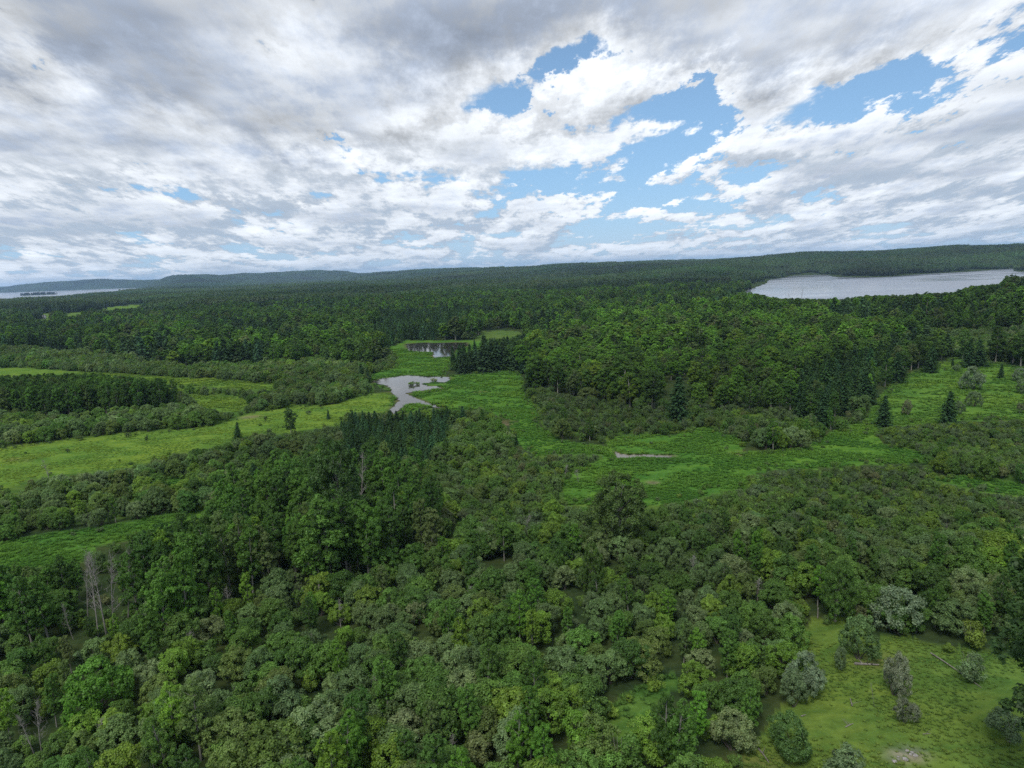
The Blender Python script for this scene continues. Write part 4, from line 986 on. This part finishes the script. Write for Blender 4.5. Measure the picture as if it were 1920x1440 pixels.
def lone(kind, px, py, hpx, tint, label, var=None, widen=1.0):
    x, y, z, d = foot(px, py); dep = math.asin(CAM_Z / d); h = hpx * d / F / math.cos(dep)
    return place(kind, x, y, z, h, tint, label, var, widen)
SP = (0.037, 0.078, 0.030); SB = (0.039, 0.088, 0.039); WG = (0.145, 0.215, 0.095); WS = (0.185, 0.255, 0.145)
LONE = [
    ('spruce', 1656, 799, 52, SP, 'dark spruce standing alone at the lower left of the right meadow', 1, 1.15), ('spruce', 1776, 796, 54, SP, 'broad dark spruce on the lower rim of the right meadow', 2, 1.15),
    ('spruce', 1683, 718, 52, SP, 'large dark spruce at the upper left corner of the right meadow', 2, 1.15), ('spruce', 1745, 699, 46, SP, 'wide spruce at the top rim of the right meadow', 2, 1.1),
    ('spruce', 1704, 692, 36, SP, 'spruce just left of the wide one on the right meadow rim', 1, 1.0), ('spruce', 1876, 710, 24, SP, 'small young spruce alone in the open right meadow', 0, 1.0),
    ('spruce', 1627, 758, 56, SP, 'big spruce on the left rim of the right meadow', 2, 1.15), ('spruce', 1600, 744, 50, SP, 'spruce just behind the left rim of the right meadow', 1, 1.1),
    ('spruce', 1815, 690, 46, SP, 'dark spruce pair member, left, at the top of the right meadow', 1, 1.1), ('spruce', 1838, 689, 44, SP, 'dark spruce pair member, right, at the top of the right meadow', 2, 1.1),
    ('spruce', 1786, 688, 14, SP, 'tiny spruce near the top of the right meadow', 0, 1.0), ('spruce', 1540, 800, 62, SP, 'tall dark spruce left below the right meadow', 0, 1.1), ('spruce', 1576, 778, 60, SP, 'dark spruce leaning on the green wood beside the right meadow', 2, 1.1),
    ('spruce', 1272, 795, 88, SP, 'very tall dark spruce in front of the green wood', 1, 1.15), ('spruce', 446, 824, 31, SP, 'lone spruce at the edge of the long field', 1, 1.1), ('spruce', 616, 786, 18, SB, 'small spruce at the right end of the long field', 0, 1.0),
    ('spruce', 680, 719, 38, SP, 'tall spruce on the left bank of the bright pond', 0, 1.0), ('spruce', 690, 718, 28, SP, 'shorter spruce right beside the tall one by the bright pond', 3, 1.0),
    ('spruce', 852, 694, 46, SP, 'leftmost of four spruces between the two ponds', 3, 0.95), ('spruce', 862, 696, 52, SP, 'second of four spruces between the two ponds', 0, 0.95), ('spruce', 872, 694, 50, SP, 'third of four spruces between the two ponds', 1, 0.9), ('spruce', 883, 692, 48, SP, 'rightmost of four spruces between the two ponds', 3, 0.95),
    ('spruce', 891, 660, 24, SP, 'small spruce at the right end of the dark pond', 0, 1.0), ('spruce', 910, 655, 20, SP, 'little spruce in the grass right of the dark pond', 1, 1.0), ('spruce', 938, 840, 22, SP, 'small dark spruce in the scrub by the stream', 3, 1.0), ('spruce', 968, 833, 20, SP, 'young spruce right of the scrub by the stream', 1, 1.0),
    ('spruce', 480, 915, 45, SP, 'dark spruce in the near hedge by the aspens', 2, 1.1), ('spruce', 838, 800, 40, SP, 'tall spruce at the right rim of the young spruce stand', 0, 1.0), ('spruce', 870, 802, 42, SB, 'spruce a few steps right of the young spruce stand', 1, 1.0),
    ('aspen', 546, 816, 50, (0.061, 0.124, 0.033), 'dark full aspen standing alone at the end of the long field', 2, 1.5), ('aspen', 1990, 1560, 330, (0.055, 0.110, 0.030), 'dark aspen reaching in at the lower right edge', 1, 1.1),
    ('aspen', 770, 868, 52, (0.091, 0.173, 0.035), 'pale-stemmed birch-like tree at the front of the young spruce stand', 3, 1.1),
    ('broad', 1160, 1026, 128, (0.084, 0.138, 0.034), 'broad dark tree rising alone above the scrub', 0, 1.15), ('broad', 640, 1040, 190, (0.055, 0.113, 0.027), 'largest dark crown of the tall aspen stand', 1, 0.8),
    ('broad', 1112, 1118, 92, (0.076, 0.142, 0.025), 'narrow dark tree in front of the lone broad tree', 1, 0.62), ('broad', 1566, 1165, 100, (0.079, 0.160, 0.027), 'dark tree with a split crown behind the grey post', 0, 0.7),
    ('willow', 1510, 1300, 68, WS, 'silvery round willow in the olive meadow by its left rim', 0, 0.85), ('willow', 1487, 1325, 56, WG, 'thin willow tucked under the silvery round one', 3, 0.8),
    ('willow', 1675, 1303, 70, (0.225, 0.260, 0.165), 'pale lollipop-shaped sapling on a bare stem in the olive meadow', 1, 0.55), ('bush', 1697, 1356, 38, (0.165, 0.190, 0.120), 'greyish leaning bush in the middle of the olive meadow', 0, 0.8),
    ('willow', 1478, 1416, 66, (0.089, 0.173, 0.042), 'round green willow at the lower left of the olive meadow', 2, 1.0), ('willow', 1610, 1236, 72, (0.122, 0.209, 0.069), 'straggly open willow at the top of the olive meadow', 4, 0.75),
    ('willow', 1576, 1256, 42, WG, 'slim sapling left of the straggly willow in the olive meadow', 5, 0.55), ('willow', 1686, 1190, 80, WS, 'large silvery willow at the top rim of the olive meadow', 2, 0.95),
    ('bush', 1585, 1455, 40, WG, 'bush cut by the bottom edge in the olive meadow', 1, 1.2), ('bush', 1822, 1275, 38, WG, 'ragged bush at the right of the olive meadow', 2, 1.0), ('bush', 1890, 1390, 40, WG, 'bush at the right edge of the olive meadow', 3, 1.3),
    ('willow', 182, 1342, 88, (0.106, 0.244, 0.030), 'bright green perfectly round crown at the lower left', 0, 1.0), ('willow', 526, 1448, 80, (0.113, 0.181, 0.035), 'big round yellowish willow on the bottom edge', 1, 1.25),
    ('willow', 1824, 731, 40, WS, 'silvery round willow standing in the right meadow', 0, 0.95), ('willow', 1826, 762, 28, WG, 'grey willow below the silvery one in the right meadow', 4, 0.9), ('bush', 1701, 778, 26, (0.152, 0.173, 0.088), 'twiggy grey bush in the lower right meadow', 1, 0.75),
    ('willow', 1800, 778, 24, WG, 'small grey willow beside the broad meadow spruce', 3, 0.9), ('willow', 1913, 716, 24, WS, 'pale willow at the right edge of the right meadow', 2, 1.0), ('willow', 1915, 738, 26, WG, 'grey-green willow below the pale one at the right edge', 5, 1.0),
    ('bush', 1793, 698, 13, WG, 'tiny bush in the upper right meadow', 0, 1.0), ('bush', 1912, 775, 20, (0.152, 0.177, 0.092), 'grey twiggy bush at the right end of the right meadow', 4, 0.7), ('bush', 150, 826, 10, (0.106, 0.160, 0.046), 'little bush on the upper rim of the long field', 0, 1.3),
    ('bush', 240, 820, 9, (0.106, 0.160, 0.046), 'second little bush on the upper rim of the long field', 1, 1.2), ('bush', 275, 826, 9, (0.091, 0.142, 0.046), 'third little bush in the long field', 2, 0.7), ('bush', 128, 848, 7, (0.091, 0.142, 0.046), 'low weedy bush in the left part of the long field', 3, 1.0),
    ('bush', 498, 790, 11, (0.091, 0.142, 0.046), 'weedy bush where the track meets the long field', 3, 0.7), ('bush', 580, 778, 10, (0.106, 0.160, 0.058), 'small bush at the far end of the long field', 4, 1.0), ('bush', 772, 722, 8, (0.167, 0.283, 0.058), 'clump of green reeds on an islet in the bright pond', 0, 1.9), ('bush', 783, 721, 6, (0.167, 0.283, 0.058), 'smaller reed islet right of the clump in the pond', 1, 1.6),
    ('bush', 813, 715, 7, (0.228, 0.283, 0.081), 'straw-coloured reed clump at the pond bank', 2, 1.7), ('bush', 806, 736, 6, (0.167, 0.265, 0.058), 'reed tuft at the mouth of the pond arm', 3, 1.6),
    ('dead', 95, 905, 36, (1, 1, 1), 'bare pale tree above the hedge of the long field', 1, 1.6), ('dead', 200, 1195, 135, (1, 1, 1), 'tallest bare grey trunk among the left aspens', 0, 0.9), ('dead', 214, 1185, 135, (1, 1, 1), 'bare trunk right beside the tallest grey one', 2, 0.9),
    ('dead', 184, 1195, 120, (1, 1, 1), 'thin bare trunk left of the tallest grey one', 3, 0.8), ('dead', 240, 1170, 110, (1, 1, 1), 'short twiggy bare tree right of the grey trunks', 1, 0.8), ('dead', 165, 1170, 100, (1, 1, 1), 'leaning bare stem left of the grey trunks', 0, 0.8),
    ('dead', 138, 1200, 60, (1, 1, 1), 'white bare stem showing under the left aspens', 2, 1.0), ('dead', 66, 1420, 70, (1, 1, 1), 'bare white trunk near the bottom left, left of two', 0, 1.0), ('dead', 80, 1418, 82, (1, 1, 1), 'bare white trunk near the bottom left, right of two', 3, 1.0),
    ('dead', 676, 985, 120, (1, 1, 1), 'tall white bare stem standing above the dark aspens', 1, 0.8), ('dead', 640, 1180, 48, (1, 1, 1), 'twiggy dead top in the thicket below the aspens', 2, 1.6), ('dead', 360, 1240, 42, (1, 1, 1), 'tangle of dead branches below the left aspens', 3, 2.2),
    ('dead', 430, 1165, 60, (1, 1, 1), 'bare forked stem at the left foot of the aspens', 0, 1.5), ('dead', 492, 962, 42, (1, 1, 1), 'pale dead stem at the edge of the near hedge', 1, 1.0), ('dead', 600, 1000, 60, (1, 1, 1), 'bleached forked snag inside the dark aspens', 2, 1.2),
    ('dead', 1640, 1325, 38, (1, 1, 1), 'thin leafless sapling in the olive meadow', 3, 0.5), ('dead', 264, 765, 34, (1, 1, 1), 'white stem at the right end of the dark aspen block', 1, 0.8), ('dead', 190, 1400, 44, (1, 1, 1), 'dead branch tangle right of the white trunks', 2, 2.0),
    ('dead', 1596, 720, 30, (1, 1, 1), 'dead pale tree inside the green wood near the lake', 0, 1.0), ('dead', 1484, 585, 20, (1, 1, 1), 'bare snag on the near lake shore', 2, 0.8), ('dead', 1500, 586, 24, (1, 1, 1), 'taller bare snag on the near lake shore', 3, 0.8),
]
LONE += [
    ('dead', 712, 1325, 46, (1, 1, 1), 'grey twiggy dead bush among the brown-tinged bushes', 1, 2.4), ('dead', 885, 1150, 44, (1, 1, 1), 'grey leafless bush in the thicket left of the lone broad tree', 2, 2.4),
    ('dead', 1300, 1085, 40, (1, 1, 1), 'leafless brown bush right of the lone broad tree', 3, 2.2), ('dead', 1420, 1125, 38, (1, 1, 1), 'bare twiggy bush in the thicket above the olive meadow', 0, 2.2),
    ('dead', 985, 1000, 34, (1, 1, 1), 'grey bare bush in the scrub left of the lone broad tree', 1, 2.2), ('dead', 850, 1420, 40, (1, 1, 1), 'bare grey twigs poking up at the bottom edge near centre', 2, 2.0),
    ('dead', 1085, 905, 26, (1, 1, 1), 'bare brown bush at the left tip of the marsh meadow', 3, 2.6), ('dead', 1060, 895, 24, (1, 1, 1), 'second bare bush left of the marsh meadow tip', 0, 2.6),
]
for q in LONE: lone(*q)

def log_thing(p, q, r, label, stub=True):
    """fallen trunk lying on the ground with a broken limb"""
    x0, y0, z0, _ = foot(*p); x1, y1, z1, _ = foot(*q)
    a, b = np.array([x0, y0, z0 + r * 0.7]), np.array([x1, y1, z1 + r * 0.7]); P = limb(rng, a, b, 0.06, 7); P[:, 2] = np.maximum(P[:, 2], min(a[2], b[2])) 
    mb = MB(); tube(mb, P - a, np.linspace(r, r * 0.45, 7), 7); th = 7
    o = link('fallen_log', mb.mesh('fallen_log', [M_log], True)); o.location = a; tag(o, label, 'log', 'fallen logs in the olive meadow')
    for k in range(3 if stub else 1):
        m2 = MB(); f = P[2 + k] - a; tube(m2, limb(rng, f, f + np.array([rng.normal(0, .5), rng.normal(0, .5), rng.uniform(.3, .7)]), 0.1), [r * .4, r * .3, r * .2, r * .1], 5)
        link('branch_stub', m2.mesh('branch_stub', [M_log], True), o)
log_thing((1602, 1246), (1648, 1248), 0.16, 'dark fallen log lying under the straggly willow')
log_thing((1422, 1405), (1442, 1432), 0.09, 'thin pale pole lying at the lower left of the olive meadow', False)
log_thing((1598, 1325), (1594, 1310), 0.07, 'short white stick standing out in the olive meadow grass', False)
log_thing((1502, 1344), (1510, 1341), 0.08, 'small white chunk of wood beside the silvery willow', False)
log_thing((1585, 1364), (1600, 1357), 0.06, 'bent grey branch on the grass in the olive meadow', True)
log_thing((1730, 1377), (1745, 1376), 0.05, 'short bleached stick near the middle of the olive meadow', False)
log_thing((1745, 1225), (1840, 1290), 0.08, 'long thin pole across the right part of the olive meadow', False)

def post(px, py):
    x, y, z, d = foot(px, py); e = bpy.data.objects.new('fence_post', None); COL.objects.link(e); e.location = (x, y, z)
    mb = MB(); tube(mb, [(0, 0, -0.3), (0.01, 0, 0.6), (0.02, 0.01, 1.35)], [0.09, 0.085, 0.075], 8); link('shaft', mb.mesh('post_shaft', [M_log], True), e)
    m2 = MB(); tube(m2, [(0.02, 0.01, 1.35), (0.02, 0.01, 1.37), (0.02, 0.01, 1.40)], [0.085, 0.08, 0.01], 8); link('cap', m2.mesh('post_cap', [M_dead], True), e)
    tag(e, 'weathered grey fence post at the top of the olive meadow', 'post')
post(1533, 1159)

def stones():
    made = []
    for k in range(9):
        px, py = 1700 + rng.normal(0, 14), 1416 + rng.normal(0, 5); x, y, z, d = foot(px, py); r = rng.uniform(0.10, 0.24)
        V = unit(np.array([(a, b, c) for a in (-1, 0, 1) for b in (-1, 0, 1) for c in (-1, 0, 1) if (a, b, c) != (0, 0, 0)], float)) * r
        import bmesh
        bm = bmesh.new(); bmesh.ops.create_icosphere(bm, subdivisions=2, radius=r)
        for v in bm.verts: v.co *= 1 + 0.35 * math.sin(v.co.x * 31 + k) * math.cos(v.co.y * 27 + 2 * k); v.co.z *= 0.6
        me = bpy.data.meshes.new('stone'); bm.to_mesh(me); bm.free(); me.materials.append(M_stone)
        o = link('stone', me); o.location = (x, y, z + r * 0.2); made.append((px, o))
    made.sort(key=lambda q: q[0])
    for k, (_, o) in enumerate(made): tag(o, 'grey stone in the bare patch of the olive meadow, ' + (ordinal(k) + ' from left'), 'stone', 'stones of the bare patch')
M_stone = plain_material('stone', (0.30, 0.28, 0.26), (0.18, 0.17, 0.16), 8, bump=0.3)
stones()

# ---- buildings
M_wall = plain_material('white_siding', (0.50, 0.49, 0.46), (0.40, 0.39, 0.37), 2, 0.7); M_roof = plain_material('grey_roof', (0.22, 0.22, 0.23), (0.16, 0.16, 0.17), 2, 0.8)
M_dark = plain_material('dark_glass', (0.02, 0.025, 0.03), None, 2, 0.15); M_door = plain_material('brown_door', (0.14, 0.08, 0.05), None, 2, 0.6)
def box(mb, c, s, mat=0):
    c, s = np.array(c, float), np.array(s, float) / 2
    V = np.array([(x, y, z) for x in (-1, 1) for y in (-1, 1) for z in (-1, 1)], float) * s + c
    mb.add(V, [(0, 1, 3, 2), (4, 6, 7, 5), (0, 4, 5, 1), (2, 3, 7, 6), (0, 2, 6, 4), (1, 5, 7, 3)], mat); return mb
def house(px, py, w, d, h, rz, label):
    x, y, z, _ = foot(px, py); e = bpy.data.objects.new('house', None); COL.objects.link(e); e.location = (x, y, z); e.rotation_euler = (0, 0, rz); tag(e, label, 'house')
    mb = MB(); box(mb, (0, 0, h / 2), (w, d, h))
    mb.add([(-w/2, -d/2, h), (-w/2, d/2, h), (-w/2, 0, h + d * .3), (w/2, -d/2, h), (w/2, d/2, h), (w/2, 0, h + d * .3)], [(0, 1, 2), (3, 5, 4)]); link('wall', mb.mesh('house_wall', [M_wall]), e)
    rf = MB(); o = 0.5; t = 0.2; k = 0.6 * o
    for sgn in (-1, 1):
        V = np.array([(-w/2 - o, sgn * (d/2 + o), h - k + .02), (w/2 + o, sgn * (d/2 + o), h - k + .02), (w/2 + o, 0, h + d * .3 + .02), (-w/2 - o, 0, h + d * .3 + .02)])
        V = np.concatenate([V, V + np.array([0, 0, t])]); rf.add(V, [(0, 1, 2, 3), (4, 5, 6, 7), (0, 1, 5, 4), (1, 2, 6, 5), (2, 3, 7, 6), (3, 0, 4, 7)])
    ro = link('roof', rf.mesh('house_roof', [M_roof]), e); link('chimney', box(MB(), (w * .2, d * .1, h + d * .3 + .4), (.7, .7, 1.6)).mesh('chimney', [M_roof]), ro)
    for wx in (-w * .33, w * .05, w * .33):
        wo = link('window', box(MB(), (wx, -d/2 - .03, h * .58), (1.3, .08, 1.3)).mesh('window', [M_wall]), e); link('pane', box(MB(), (wx, -d/2 - .06, h * .58), (1.06, .06, 1.06)).mesh('pane', [M_dark]), wo)
    do = link('door', box(MB(), (-w * .14, -d/2 - .03, 1.05), (1.0, .08, 2.1)).mesh('door', [M_door]), e); link('handle', box(MB(), (-w * .14 + .38, -d/2 - .1, 1.0), (.06, .08, .12)).mesh('handle', [M_roof]), do)
house(78, 599, 10, 7, 3.0, 0.25, 'pale house with a grey roof in the left distance')
house(1656, 517.6, 9, 7, 3.0, -0.2, 'tiny white cabin on the far shore of the pale lake')

# ---------------------------------------------------------------- haze
def build_haze():
    me = bpy.data.meshes.new('haze'); b = MB(); box(b, (0, 5000, 98), (44000, 44000, 220)); me = b.mesh('haze', [])
    m, t, out = material('haze'); pv = t.node('ShaderNodeVolumePrincipled'); pv.inputs['Color'].default_value = (0.46, 0.68, 1.0, 1); pv.inputs['Density'].default_value = HAZE
    t.l.new(pv.outputs[0], out.inputs['Volume']); me.materials.append(m)
    tag(link('haze', me), 'thin pale air between the camera and the far hills', 'haze', kind='stuff')
HAZE = 5.5e-5
build_haze()
